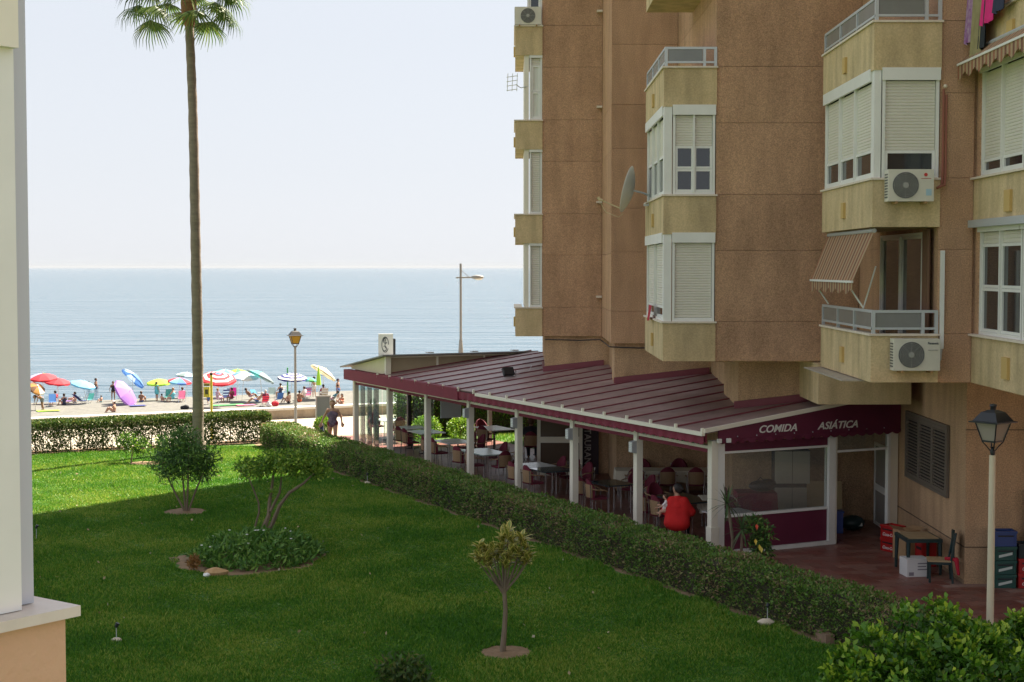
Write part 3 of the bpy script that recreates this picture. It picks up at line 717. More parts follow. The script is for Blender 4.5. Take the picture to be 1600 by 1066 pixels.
# ang 0 faces +u, 90deg faces -v(toward lawn), -90 faces +v
for v, u, a, lb in (
    (18.95, 30.3, -90, 'wicker chair drawn up to the dark glass table by the hedge'),
    (18.95, 31.0, -80, 'second wicker chair along the hedge side of the dark glass table'),
    (20.65, 30.6, 95, 'wicker chair across the dark glass table from the hedge'),
    (19.8, 31.85, 180, 'wicker chair at the far end of the dark glass table'),
    (18.9, 33.3, -100, 'curved wicker chair behind the second white post from the corner'),
    (18.95, 34.1, -70, 'wicker chair turned half away beside the second post from the corner'),
    (20.3, 33.3, 90, 'wicker chair below the RESTAURANTE banner'),
    (20.5, 34.2, 120, 'wicker chair angled beside the RESTAURANTE banner'),
    (18.7, 36.4, -85, 'wicker chair with red back at the joined tables, nearer the camera'),
    (18.7, 37.3, -85, 'wicker chair with red back at the joined tables, second along'),
    (20.1, 36.2, 95, 'first of the red backed chairs beyond the joined tables'),
    (20.1, 36.9, 85, 'second of the red backed chairs beyond the joined tables'),
    (20.1, 37.7, 90, 'third of the red backed chairs beyond the joined tables'),
    (18.85, 40.4, -90, 'wicker chair at the pale green table, nearest the middle post'),
    (18.85, 41.3, -75, 'wicker chair at the pale green table, second from the middle post'),
    (20.2, 40.6, 90, 'dark backed chair across the pale green table'),
    (20.2, 41.6, 90, 'dark backed chair at the far corner of the pale green table'),
    (19.4, 39.75, 0, 'wicker chair at the near end of the pale green table'),
    (19.1, 43.6, -90, 'wicker chair with tan back in the fifth bay'),
    (19.1, 44.3, -100, 'second tan backed chair in the fifth bay'),
    (20.5, 43.8, 90, 'red backed chair across the white table of the fifth bay'),
    (20.5, 44.5, 95, 'second red backed chair across the white table of the fifth bay'),
    (19.4, 46.6, -90, 'wicker chair beside the sixth post from the corner'),
    (19.45, 47.3, -80, 'wicker chair at the white table of the last bay, far side'),
    (20.5, 50.4, 0, 'wicker chair outside at the table beyond the glass wall'),
    (20.3, 52.0, 180, 'wicker chair on the promenade side of the outside table'),
    (22.0, 46.3, -60, 'dark chair left of the sunlit garden side table'),
    (22.7, 48.0, 180, 'dark chair at the far end of the garden side table'),
    (19.9, 28.95, 170, 'dark chair with a bag on it beside the corner post')):
    chuv(v, u, R(a), lb)
for x, y, a, lb in ((3.3, 40.7, 0, 'wicker chair at the left of the long cloth table'), (4.1, 40.65, 5, 'wicker chair in the middle of the long cloth table'), (4.9, 40.6, -8, 'wicker chair at the right of the long cloth table'),
    (3.6, 42.05, 180, 'dark chair against the wall behind the long cloth table'), (4.6, 42.05, 175, 'second dark chair against the wall behind the long cloth table'), (5.0, 35.5, 0, 'wicker chair before the cloth table behind the corner post')):
    chair(x, y, R(a), lb)
# cabinet and clutter behind the glass of the end facade
cab = thing('cabinet', 'tall cream two-door cabinet behind the entrance glass', 'cabinet', (6.78, 36.95, 0))
CABM = mat('cabinet_cream', (.66, .62, .50), .5)
MB().box(-.43, .43, 0, .45, 0, 1.78).build('carcass', mat('cabinet_dark', (.05, .06, .06), .6), cab)
for s in (0, 1):
    for a, b in ((.05, .88), (.98, 1.76)): MB().box(-.425+s*.43, -.008+s*.43, -.022, -.001, a, b).build('door', CABM, cab)
rt = thing('red_cloth_table', 'table under a red cloth left of the cream cabinet', 'table', (5.75, 36.1, 0))
m_ = MB(); n = 32
vs = []
for i in range(n):
    a = i/n*2*PI; sq = max(abs(math.cos(a)), abs(math.sin(a))); vs += [(.46*math.cos(a)/sq, .36*math.sin(a)/sq, .92), ((.49+.02*math.sin(i*2.3))*math.cos(a)/sq, (.39+.02*math.sin(i*1.9))*math.sin(a)/sq, .12)]
m_.add(vs, [(2*i, 2*i+1, 2*((i+1) % n)+1, 2*((i+1) % n)) for i in range(n)] + [tuple(2*i for i in range(n))]); m_.build('cloth', mat('red_cloth', (.22, .012, .03), .85), rt, True)
for sx in (-.4, .4):
    for sy in (-.3, .3): MB().box(sx-.02, sx+.02, sy-.02, sy+.02, 0, .9).build('leg', BLACK, rt)
bg_ = thing('black_bag', 'black bag heaped on the red cloth table', 'bag', (5.85, 36.1, .925))
m_ = MB(); m_.sphere((.05, 0, .12), .30, 12, 7, sc=(1.05, .7, .45)); m_.sphere((.2, 0, .17), .2, 10, 6, sc=(1, .8, .6)); m_.build('bag_body', BLACK, bg_, True); MB().tube([(-.1, -.1, .2), (0, -.12, .34), (.12, -.1, .22)], .012, 5).build('strap', BLACK, bg_)
bk = thing('slatted_bin', 'small dark slatted bin in front of the cream cabinet', 'bin', (6.45, 36.3, 0))
for i in range(10): MB().box(-.2+i*.04, -.175+i*.04, -.01, .01, .0, .36).build('slat', DGREEN, bk)
MB().box(-.21, .21, .012, .3, 0, .34).build('bin_body', BLACK, bk)
wb = thing('wooden_board', 'pale wooden board leaning right of the cream cabinet', 'board', (7.55, 36.8, 0)); wb.rotation_euler.x = R(-8)
MB().box(-.42, .42, 0, .03, 0, 1.05).build('board_face', mat('pale_wood', (.48, .36, .18), .7, (.55, .42, .23), 3, stretch=(1, 1, 12)), wb); MB().box(-.42, .42, .031, .06, .4, .48).build('batten', MATS['pale_wood'], wb)
bb = thing('blue_crate', 'blue plastic box just inside the doorway', 'box', (7.55, 35.7, 0)); BLUE = mat('blue_plastic', (.03, .06, .25), .45)
MB().box(-.17, .17, -.14, .14, 0, .48).build('box_body', BLUE, bb); MB().box(-.19, .19, -.16, .16, .482, .52).build('rim', BLUE, bb)
bg2 = thing('dark_bag', 'dark sack with a white label on the doorway floor', 'bag', (8.05, 36.1, 0))
MB().sphere((0, 0, .17), .3, 12, 7, sc=(1, .8, .6)).build('bag_body', DGREEN, bg2, True); MB(Matrix.Rotation(R(-25), 4, 'X')).box(-.02, .2, -.24, -.235, .02, .1).build('paper_label', WHITE, bg2)
# ================================================================ vegetation
def mesh_np(name, V, Fq, m, tone=None, tri=False, fm=None):
    me = bpy.data.meshes.new(name); k = 3 if tri else 4
    nf = len(Fq); me.vertices.add(len(V)); me.vertices.foreach_set('co', np.asarray(V, np.float32).ravel())
    me.loops.add(nf*k); me.loops.foreach_set('vertex_index', np.asarray(Fq, np.int32).ravel())
    me.polygons.add(nf); me.polygons.foreach_set('loop_start', np.arange(nf, dtype=np.int32)*k)
    for mm in (m if isinstance(m, (list, tuple)) else [m]): me.materials.append(mm)
    if fm is not None: me.polygons.foreach_set('material_index', np.asarray(fm, np.int32))
    if tone is not None:
        a = me.attributes.new('tone', 'FLOAT', 'FACE'); a.data.foreach_set('value', np.asarray(tone, np.float32))
    me.update(calc_edges=True); return me
def unit(a): return a/np.maximum(np.linalg.norm(a, axis=1, keepdims=True), 1e-6)
def leaves(pts, size, aspect=.45, dirs=None, up=.3, spread=1., fold=.15, var=.35, tone=None):
    n = len(pts); d = rng.normal(size=(n, 3))*spread; d[:, 2] += up
    if dirs is not None: d += dirs*1.2
    d = unit(d); a = rng.normal(size=(n, 3)); a[:, 2] += .0
    s = unit(np.cross(d, a)); nn = np.cross(s, d); flip = nn[:, 2] < 0; nn[flip] *= -1
    L = (size*(1+var*(rng.random(n)*2-1)))[:, None]; w = L*aspect/2
    p = np.asarray(pts)
    V = np.stack([p, p+d*L*.5+s*w+nn*L*fold, p+d*L-nn*L*fold*.5, p+d*L*.5-s*w+nn*L*fold], 1).reshape(-1, 3)
    Fq = np.arange(n*4).reshape(n, 4)
    return V, Fq, (rng.random(n) if tone is None else tone)
def leaf_obj(name, pts, size, m, parent=None, **kw):
    V, Fq, t = leaves(np.asarray(pts), size, **kw)
    return obj_from(name, mesh_np(name, V, Fq, m, t), parent)
def in_ball(n, c, r, hollow=.35):
    d = unit(rng.normal(size=(n, 3))); rr = (hollow + (1-hollow)*rng.random(n))[:, None]
    return np.asarray(c) + d*rr*np.asarray(r), d
HEDGE_L = leafmat('hedge_leaves', (.066, .155, .022), (.155, .285, .042), (.34, .23, .13), .22, patch=.8)
HEDGE_D = leafmat('dark_hedge_leaves', (.035, .075, .016), (.08, .145, .025), (.20, .20, .05), .3)
HEDGE_G = leafmat('garden_hedge_leaves', (.025, .07, .012), (.06, .15, .015), (.22, .36, .03), .35)
OLEA = leafmat('oleander_leaves', (.04, .10, .026), (.085, .185, .04), (.22, .36, .07), .25)
DARKCORE = mat('hedge_twigs', (.035, .030, .016), .95, (.05, .045, .02), 6)
BARK = mat('pale_bark', (.22, .165, .11), .9, (.15, .11, .075), 6, bump=.6, bscale=25, stretch=(1, 1, .25))
BARKD = mat('dark_bark', (.15, .11, .075), .9, (.10, .07, .05), 8)
def hedge(name, label, v0, v1, u0, u1, h, n, m, size=.05, core=.86, wob=.06, low=None, stems=0, twig_u=True):
    t = thing(name, label, 'hedge', W(v0, u0, 0), TH)
    dv, du = v1-v0, u1-u0
    # points on the five visible faces, pushed in and out so that the outline is uneven
    areas = np.array([dv*du, du*h, du*h, dv*h, dv*h]); cnt = (n*areas/areas.sum()).astype(int); P_ = []; D_ = []
    for k, c in enumerate(cnt):
        a = rng.random(c); b = rng.random(c); depth = -np.abs(rng.normal(size=c))*.07
        if k == 0: p = np.stack([a*dv, b*du, h+depth], 1); d = (0, 0, 1)
        elif k == 1: p = np.stack([-depth, b*du, a*h], 1); d = (-1, 0, .3)
        elif k == 2: p = np.stack([dv+depth, b*du, a*h], 1); d = (1, 0, .3)
        elif k == 3: p = np.stack([a*dv, -depth, b*h], 1); d = (0, -1, .3)
        else: p = np.stack([a*dv, du+depth, b*h], 1); d = (0, 1, .3)
        P_.append(p); D_.append(np.tile(np.array(d, float), (c, 1)))
    p = np.concatenate(P_); d = np.concatenate(D_)
    f = wob*(np.sin(p[:, 1]*2.3+1)+np.sin(p[:, 1]*5.1+p[:, 0]*3)+.8*np.sin(p[:, 1]*11.7+p[:, 2]*9)+.6*np.sin(p[:, 2]*13+p[:, 1]*3.7))*.5
    p = p + d*f[:, None]*np.array([1, 1, .8])
    edge = np.minimum(p[:, 0], dv-p[:, 0]); p[:, 2] -= np.clip(.12-edge, 0, .12)**1*.6*(p[:, 2] > h*.6)
    if low is not None:
        keep = rng.random(len(p)) < np.clip((p[:, 2]-low[0])/(low[1]-low[0]), low[2], 1)
        g_ = np.sin(p[:, 0]*4.7+1)+np.sin(p[:, 0]*9.1+p[:, 2]*6)+np.sin(p[:, 1]*6+p[:, 2]*11); keep &= (g_ > -1.35) | (p[:, 2] > low[1]); p = p[keep]; d = d[keep]
    leaf_obj('foliage', p, size, m, t, dirs=d*.8, up=.35, aspect=.5)
    if core:
        c = MB(); g = (1-core)/2; nb = max(2, int(du/1.5))
        c.box(.11, dv-.11, .11, du-.11, 0, h-.12); c.build('twig_core', DARKCORE, t)
    for i in range(stems):
        x = random.uniform(0, dv if dv > du else dv); y = random.uniform(.2, .8)*du if dv > du else random.uniform(0, du)
        x = (i+.5)/stems*dv
        MB().tube([(x, y, 0), (x+random.uniform(-.1, .1), y+random.uniform(-.1, .1), h*.5), (x+random.uniform(-.25, .25), y, h*.9)], [.025, .018, .008], 5).build('stem', BARKD, t)
    return t
hedge('clipped_hedge', 'long clipped hedge with brownish top along the restaurant terrace', 15.85, 16.9, 17.5, 51.8, .8, 84000, HEDGE_L, .058)
hedge('leggy_hedge', 'leggy see-through hedge in front of the promenade at left', 1.0, 16.5, 52.55, 53.35, 1.02, 56000, HEDGE_D, .085, core=0, low=(.0, .5, .8), stems=28)
hedge('garden_hedge', 'tall sunlit hedge behind the restaurant seen through its far bays', 21.2, 31., 51.4, 52.6, 1.65, 14000, HEDGE_G, .09)
for v, u, r, lb in ((21.6, 50.4, .55, 'round yellow-green shrub beside the far glass wall'), (22.9, 50.3, .5, 'round yellow-green shrub in front of the garden hedge'), (19.2, 54.6, .35, 'small round shrub on the promenade by the menu stand')):
    t = thing('round_shrub', lb, 'shrub', W(v, u), 0); p, d = in_ball(1500, (0, 0, r*.8), (r, r, r*.85), .75); p[:, 2] = np.abs(p[:, 2])
    leaf_obj('foliage', p, .08, leafmat('bright_shrub', (.07, .16, .015), (.16, .30, .02), (.34, .46, .05), .4) if 'bright_shrub' not in MATS else MATS['bright_shrub'], t, dirs=d)
    MB().tube([(0, 0, 0), (0, 0, r)], .03, 6).build('stem', BARKD, t)
sheet('back_lawn', [W(23.9, 40), W(40, 40), W(40, 51.3), W(20.6, 51.3), W(20.6, 49.6), W(23.9, 49.6)], LAWN, .008)

# ---- soil rings and their plants
def soil_ring(x, y, rx, ry, name='soil_patch'):
    mb = MB(); n = 28; vs = [(0, 0, .03)]
    for i in range(n): a = 2*PI*i/n; k = 1+.08*math.sin(i*2.3)+.05*math.sin(i*5.1); vs.append((rx*k*math.cos(a), ry*k*math.sin(a), .006))
    mb.add(vs, [(0, 1+i, 1+(i+1) % n) for i in range(n)]); o = mb.build(name, SOIL, smooth='all', fix=False); o.location = (x, y, 0); tag(o, kind='structure')
    HOLES.append((x, y, rx*.97, ry*.97)); return o
HOLES = []
pt = atz(788, 1020); pb2 = atz(392, 872); pb1 = atz(289, 800); pb3 = atz(205, 724)
soil_ring(pt.x+.03, pt.y, .43, .45); soil_ring(pb2.x, pb2.y, 1.6, 1.95); soil_ring(pb1.x, pb1.y, .55, .6); soil_ring(pb3.x+.5, pb3.y, .6, .45)
# variegated young tree
def big_leaf(mb, p, d, n, L, w):
    d = Vector(d).normalized(); n = Vector(n); s = d.cross(n).normalized(); n = s.cross(d); p = Vector(p)
    out = []; inn = []
    for t, k in ((.0, .12), (.22, .75), (.5, 1.), (.78, .7), (1., .0)):
        c = p + d*L*t - n*L*.22*t*t + n*.0; 
        out.append((c+s*w*k+n*w*.35*k, c-s*w*k+n*w*.35*k)); inn.append((c+s*w*k*.62+n*w*.2*k, c-s*w*k*.62+n*w*.2*k))
    vs = []; 
    for (a, b), (c, e) in zip(out, inn): vs += [a, c, e, b]
    fs = []; mi = []
    for i in range(4):
        b = i*4
        mb.add([vs[b], vs[b+1], vs[b+5], vs[b+4]], [(0, 1, 2, 3)], 1); mb.add([vs[b+1], vs[b+2], vs[b+6], vs[b+5]], [(0, 1, 2, 3)], 0); mb.add([vs[b+2], vs[b+3], vs[b+7], vs[b+6]], [(0, 1, 2, 3)], 1)
vt = thing('variegated_tree', 'young tree with cream-edged leaves in a soil ring on the near lawn', 'tree', (pt.x, pt.y, 0))
tips = [(-.40, .05, 1.62), (-.30, -.1, 1.45), (-.12, .1, 1.5), (.02, -.12, 1.42), (.14, .08, 1.72), (.22, -.08, 1.6), (.32, .05, 1.42), (-.22, .12, 1.38), (.38, -.1, 1.5), (.06, .02, 1.85), (-.42, -.05, 1.5), (.28, .1, 1.74), (-.3, .1, 1.58), (-.05, .0, 1.66), (.1, -.1, 1.56), (-.18, -.05, 1.6), (.2, .12, 1.45), (-.02, .12, 1.75), (.33, -.02, 1.62)]
tr = MB(); tr.tube([(-.03, 0, 0), (0, 0, .35), (.02, .01, .7), (0, 0, .98)], [.05, .042, .036, .034], 8)
for i, tp in enumerate(tips):
    k = .93+.02*i/3; mid = (tp[0]*.55, tp[1]*.6, .96+(tp[2]-.96)*.5); tr.tube([(0, 0, k), mid, tp], [.022, .014, .008], 6)
tr.build('trunk', BARK, vt, True)
lf = MB()
for tp in tips:
    for j in range(17):
        a = j*2.4+random.random(); el = random.uniform(.1, 1.3); d = (math.cos(a)*math.cos(el), math.sin(a)*math.cos(el), math.sin(el))
        big_leaf(lf, (tp[0], tp[1], tp[2]-.05+.01*j), d, (0, 0, 1) if el < 1.2 else (1, 0, 0), random.uniform(.15, .23), random.uniform(.032, .048))
lf.build('crown', [mat('leaf_green', (.14, .19, .03), .4, (.30, .30, .05), 20, trans=.2), mat('leaf_cream', (.60, .52, .12), .45, (.70, .60, .2), 20, trans=.25)], vt, True, fix=False)
# oleander-like bush
def bush(name, label, base, stems, clusters, m, size, per, aspect, cat='bush', up=.35, bark=BARK, spread=1.):
    t = thing(name, label, cat, base)
    for s in stems: MB().tube(s[0], s[1], 6).build('stem', bark, t, True)
    P_ = []; D_ = []
    for c, r in clusters:
        p, d = in_ball(int(per*r[0]*r[1]*r[2]**.5), c, r, .25); P_.append(p); D_.append(d)
    leaf_obj('crown', np.concatenate(P_), size, m, t, dirs=np.concatenate(D_)*.7, up=up, aspect=aspect, spread=spread)
    return t
bush('oleander_bush', 'dark multi-stemmed oleander bush on the sunlit edge of the lawn', pb1,
     [([(0, 0, 0), (-.25, 0, .5), (-.62, 0, 1.3)], [.03, .025, .01]), ([(.02, 0, 0), (-.05, .1, .6), (-.15, .2, 1.7)], [.03, .025, .01]), ([(.05, 0, 0), (.1, -.1, .6), (.15, -.2, 1.7)], [.03, .025, .01]), ([(.08, 0, 0), (.3, 0, .6), (.65, .1, 1.4)], [.03, .025, .01])],
     [((-.55, 0, 1.35), (.42, .45, .45)), ((-.2, .2, 1.6), (.5, .5, .5)), ((.2, -.2, 1.55), (.5, .5, .5)), ((.55, .05, 1.3), (.42, .45, .45)), ((0, 0, 1.15), (.6, .5, .4)), ((-.35, -.2, 1.0), (.3, .3, .3)), ((.42, .1, .98), (.3, .3, .32)), ((.0, .1, 1.95), (.35, .35, .25))], OLEA, .15, 4200, .2)
bush('small_bush', 'small yellow-green bush before the leggy hedge', pb3, [([(0, 0, 0), (.05, 0, .5)], [.025, .01])],
     [((0, 0, .6), (.5, .45, .4)), ((.35, .1, .5), (.35, .35, .3)), ((-.2, 0, .75), (.3, .3, .25)), ((.95, .2, .65), (.3, .3, .28))], HEDGE_G, .09, 3500, .45)
# small gnarled tree with a flat crown over a planted bed
b2 = atz(404, 850)
def rel(px, py, dy=0.):
    p = aty(px, py, b2.y+dy); return (p.x-b2.x, dy, p.z)
bush('gnarled_tree', 'small gnarled tree with bare twisted limbs and flat crown over planted bed', b2,
     [([rel(405, 850), rel(412, 826), rel(420, 805, .1), rel(421, 785, .2), rel(425, 760, .3), rel(428, 735, .3)], [.085, .07, .05, .045, .035, .02]),
      ([rel(408, 845), rel(425, 820), rel(437, 790, -.2), rel(452, 770, -.3), rel(475, 755, -.3), rel(490, 740, -.3)], [.06, .055, .045, .04, .03, .015]),
      ([rel(402, 848), rel(398, 825, -.1), rel(405, 800, -.2), rel(404, 785, -.2), rel(395, 760, -.2)], [.04, .028, .025, .02, .01]),
      ([rel(422, 800), rel(437, 770, .3), rel(440, 745, .4)], [.035, .03, .015]), ([rel(404, 785, -.2), rel(390, 750, -.2), rel(375, 735, -.2)], [.02, .014, .008])],
     [(rel(400, 735, -.1), (.42, .45, .24)), (rel(430, 722, .3), (.5, .5, .28)), (rel(460, 728, -.3), (.48, .5, .26)), (rel(490, 730, .1), (.40, .45, .24)), (rel(478, 715, .3), (.4, .4, .2)), (rel(385, 728, .2), (.3, .35, .2)), (rel(445, 712, 0), (.4, .4, .16)), (rel(498, 742, -.2), (.22, .25, .14)), (rel(424, 772, 0), (.12, .12, .08))],
     leafmat('tree_leaves', (.06, .15, .02), (.17, .32, .035), (.42, .54, .08), .25), .085, 6500, .5, 'tree')
gc = thing('ground_cover', 'dense low leafy planting around the gnarled tree', 'planting', (pb2.x, pb2.y, 0))
a = rng.random(6500)*2*PI; r_ = np.sqrt(rng.random(6500)); hh = .42*(1-r_**2.5)+.05
p = np.stack([1.42*r_*np.cos(a)+.1, 1.7*r_*np.sin(a)+.15, hh*(.35+.65*rng.random(6500))+.06*np.sin(a*5+r_*9)], 1); p[:, 2] = np.maximum(p[:, 2], .02)
leaf_obj('foliage', p, .15, leafmat('cover_leaves', (.045, .13, .018), (.10, .23, .035), (.23, .38, .07), .25), gc, up=.9, aspect=.28)
for i in range(14):
    a = random.uniform(0, 6.28); r1 = random.uniform(.2, .9); MB().lathe([(.0, .0), (.03, .012), (.028, .02), (0, .016)], 6).build('flower', WHITE, gc, loc=(1.3*r1*math.cos(a), 1.5*r1*math.sin(a)+.3, .50*(1-r1**2.5)+.12))
def rock(name, label, loc, sx, sy, sz, m, seed=0, rz_=0.):
    mb = MB(); mb.sphere((0, 0, sz*.8), 1., 10, 7, sc=(sx, sy, sz)); r2 = random.Random(seed)
    mb.v = [(x*(1+r2.uniform(-.15, .15)), y*(1+r2.uniform(-.15, .15)), max(0, z*(1+r2.uniform(-.12, .12)))) for x, y, z in mb.v]
    o = mb.build(name, m, None, True); o.location = loc; o.rotation_euler.z = rz_; tag(o, label, 'stone'); return o
STONE = mat('pale_stone', (.55, .46, .34), .85, (.65, .56, .44), 8, bump=.5, bscale=20); TANST = mat('tan_stone', (.42, .25, .11), .85, (.5, .32, .16), 9, bump=.5, bscale=20)
rock('stone', 'tan stone lying on the soil of the planted bed', atz(338, 900), .24, .12, .09, TANST, 3); rock('stone', 'small white stone beside the tan one', atz(323, 902), .07, .06, .05, mat('white_stone', (.8, .78, .74), .7), 4)
dp = thing('dry_shrub', 'small dry orange-brown shrub at the left of the planted bed', 'shrub', atz(303, 892)); p, d = in_ball(320, (0, 0, .17), (.13, .13, .18)); leaf_obj('foliage', p, .08, leafmat('dry_leaves', (.24, .11, .03), (.36, .19, .06), None, .2), dp, aspect=.3, up=.8); MB().tube([(0, 0, 0), (0, 0, .2)], .012, 5).build('stem', BARKD, dp)
# foreground bush, bottom right
fb = thing('foreground_bush', 'bright green leafy bush in the near bottom right corner', 'bush', (4.55, 16.3, 0)); P_ = []; D_ = []; T_ = []
for px, py, y, r in ((1440, 990, 16.2, .36), (1375, 1012, 15.8, .30), (1325, 1045, 15.6, .24), (1410, 1045, 15.5, .4), (1500, 1030, 16., .42), (1575, 1015, 16.4, .38), (1470, 1075, 15.4, .5), (1560, 1080, 15.6, .5), (1340, 1090, 15.5, .35), (1460, 960, 16.6, .22), (1590, 975, 16.8, .14), (1600, 1040, 16.6, .5), (1640, 1020, 16.6, .5), (1400, 1130, 15.6, .6), (1550, 1160, 15.8, .8), (1490, 1010, 16.4, .35), (1330, 1058, 15.4, .16), (1305, 1060, 15.5, .10), (1530, 1005, 16.2, .25)):
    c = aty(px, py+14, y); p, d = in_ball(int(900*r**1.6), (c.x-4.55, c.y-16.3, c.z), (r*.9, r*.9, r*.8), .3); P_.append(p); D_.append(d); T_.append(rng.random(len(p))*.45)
    for q in range(9):
        e = Vector((random.gauss(0, 1), random.gauss(0, 1)-.4, random.gauss(0, 1)+.4)).normalized()*r*random.uniform(.75, 1.15); k_ = random.uniform(.09, .17)
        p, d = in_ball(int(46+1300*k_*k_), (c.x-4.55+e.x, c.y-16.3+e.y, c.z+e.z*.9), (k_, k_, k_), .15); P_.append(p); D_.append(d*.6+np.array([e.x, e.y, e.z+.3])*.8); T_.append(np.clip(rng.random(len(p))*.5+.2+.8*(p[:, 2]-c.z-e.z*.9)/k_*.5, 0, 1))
    MB().tube([(0, 0, .0), ((c.x-4.55)*.5, (c.y-16.3)*.5, c.z*.6), (c.x-4.55, c.y-16.3, c.z)], [.035, .025, .008], 5).build('stem', BARKD, fb)
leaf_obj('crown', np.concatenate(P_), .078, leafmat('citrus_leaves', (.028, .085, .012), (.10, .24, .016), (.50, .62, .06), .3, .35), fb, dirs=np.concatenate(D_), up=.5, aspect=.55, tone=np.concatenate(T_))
# weeds at the bottom edge and spiky plants by the corner post
wd = thing('weedy_shrub', 'low dark weedy shrub at the bottom edge of the lawn', 'shrub', atz(630, 1066)); p, d = in_ball(420, (0, -.1, .16), (.5, .3, .3), .3); p[:, 2] = np.abs(p[:, 2]); leaf_obj('foliage', p, .11, HEDGE_D, wd, up=.7, aspect=.4)
for i in range(4): MB().tube([(0, 0, 0), (.12*i-.2, 0, .2), (.2*i-.32, 0, .42)], [.012, .01, .005], 5).build('stem', BARKD, wd)
SPK = leafmat('spiky_leaves', (.04, .085, .03), (.09, .15, .05), None, .2)
def spiky(label, base, path, heads):
    t = thing('spiky_plant', label, 'plant', base); MB().tube(path, [.035]*(len(path)-1)+[.025], 7).build('trunk', BARK, t, True)
    V = []; Fq = []
    for hx, hy, hz, L, n in heads:
        for i in range(n):
            a = i*2.399; el = R(85-150*(i/n)); d = Vector((math.cos(a)*math.cos(el), math.sin(a)*math.cos(el), math.sin(el))); s = d.cross(Vector((0, 0, 1))).normalized()*.018
            p0 = Vector((hx, hy, hz)); p1 = p0+d*L*.55; p2 = p0+d*L+Vector((0, 0, -.12*L)); b = len(V); V += [p0-s, p0+s, p1+s, p1-s, p2+s*.15, p2-s*.15]; Fq += [(b, b+1, b+2, b+3), (b+3, b+2, b+4, b+5)]
    obj_from('leaves', mesh_np('leaves', V, Fq, SPK, rng.random(len(Fq))), t)
q = W(18.35, 26.6); spiky('tall spiky plant with a thin leaning trunk at the white corner post', q, [(0, 0, 0), (.02, 0, .5), (-.04, 0, .95), (-.1, 0, 1.25)], [(-.1, 0, 1.25, .5, 20)])
q = W(18.26, 26.2); spiky('shorter spiky plant right of the corner post', q, [(0, 0, 0), (.05, 0, .4), (.06, 0, .78)], [(.06, 0, .78, .42, 26)])
q = W(18.56, 26.1); ct = bush('croton_plant', 'leafy plant with a few yellow and red leaves before the maroon panel', q, [([(0, 0, 0), (.02, 0, .5), (.0, 0, .95)], [.022, .02, .01]), ([(.15, 0, 0), (.2, 0, .5), (.18, 0, .7)], [.022, .02, .01])], [((0, 0, .85), (.22, .2, .25)), ((.2, 0, .65), (.22, .2, .3)), ((.05, 0, .4), (.22, .2, .25)), ((.2, .05, .3), (.2, .2, .25))], OLEA, .13, 9000, .3, 'plant')
for i, (c, x, z) in enumerate((((.7, .5, .05), .0, .62), ((.7, .52, .05), .08, .5), ((.6, .06, .02), .02, .93), ((.75, .6, .1), .12, .45))):
    m_ = MB(); m_.add([(0, 0, 0), (.035, -.03, -.05), (0, -.06, -.13), (-.035, -.03, -.05)], [(0, 1, 2, 3)]); m_.build('bright_leaf', mat('bright_leaf_%d' % i, c, .5), ct, loc=(x, -.2, z))
# ---- palm
pp_ = atz(309, 705); palm = thing('fan_palm', 'tall slender fan palm rising out of the picture at left', 'palm', pp_)
def pr(px, py): q = aty(px, py, pp_.y); return (q.x-pp_.x, 0, q.z)
ctrl = [(309, 705), (309.5, 640), (309, 560), (307.5, 470), (306, 400), (304.5, 320), (303, 240), (301, 160), (298, 90), (295.5, 32)]
pts = []; rad = []
for i in range(len(ctrl)-1):
    for k in range(6):
        t = k/6; x = ctrl[i][0]*(1-t)+ctrl[i+1][0]*t; y = ctrl[i][1]*(1-t)+ctrl[i+1][1]*t; pts.append(pr(x, y)); f = (705-y)/655; rad.append((.19-.045*f)*(1+.05*math.sin(len(pts)*2.2))+(.09 if y > 690 else 0))
PTR = mat('palm_trunk', (.155, .125, .10), .9, (.235, .19, .15), 3.2, 5, bump=.8, bscale=10, stretch=(1, 1, 3.5))
MB().tube(pts, rad, 14).build('trunk', PTR, palm, True)
top = pts[-1]; bt = MB(); bt.tube([top, (top[0], 0, top[2]+.3), (top[0]-.02, 0, top[2]+.8), (top[0]-.02, 0, top[2]+1.3)], [.16, .25, .27, .18], 12)
bt.build('leaf_boots', mat('palm_boots', (.16, .07, .035), .9, (.24, .12, .06), 12, bump=1, bscale=22), palm, True)
PALML = leafmat('palm_leaves', (.035, .075, .015), (.085, .15, .028), (.26, .27, .06), .35)
def frond_mesh(seed, dead=0):
    r3 = random.Random(seed); V = []; Fq = []; tn = []
    Lp = r3.uniform(1.1, 1.6); pet = [Vector((0, t*Lp, .18*math.sin(t*1.6)-.25*t*t)) for t in (0, .33, .66, 1)]
    for a, b in zip(pet, pet[1:]):
        i = len(V); V += [a+Vector((-.022, 0, 0)), a+Vector((.022, 0, 0)), b+Vector((.018, 0, 0)), b+Vector((-.018, 0, 0))]; Fq.append((i, i+1, i+2, i+3)); tn.append(.75)
    c = pet[-1]; n = 30
    for k in range(n):
        a = R(-118+236*k/(n-1)); L = (.95-.25*abs(a)/2)*r3.uniform(.88, 1.08); d = Vector((math.sin(a), math.cos(a)*.95, -.12-.2*abs(math.sin(a)))); s = Vector((math.cos(a), -math.sin(a), 0))*.030
        dr = r3.uniform(.28, .6); p1 = c+d*L*.5+Vector((0, 0, -.03)); p2 = c+d*L*.82+Vector((0, 0, -dr*.35)); p3 = c+d*L*.95+Vector((0, 0, -dr*.9)); i = len(V)
        V += [c-s*.4, c+s*.4, p1+s, p1-s, p2+s*.6, p2-s*.6, p3+s*.1, p3-s*.1]; Fq += [(i, i+1, i+2, i+3), (i+3, i+2, i+4, i+5), (i+5, i+4, i+6, i+7)]; tn += [r3.random()*.8]*3
    return mesh_np('frond', V, Fq, PALML, tn)
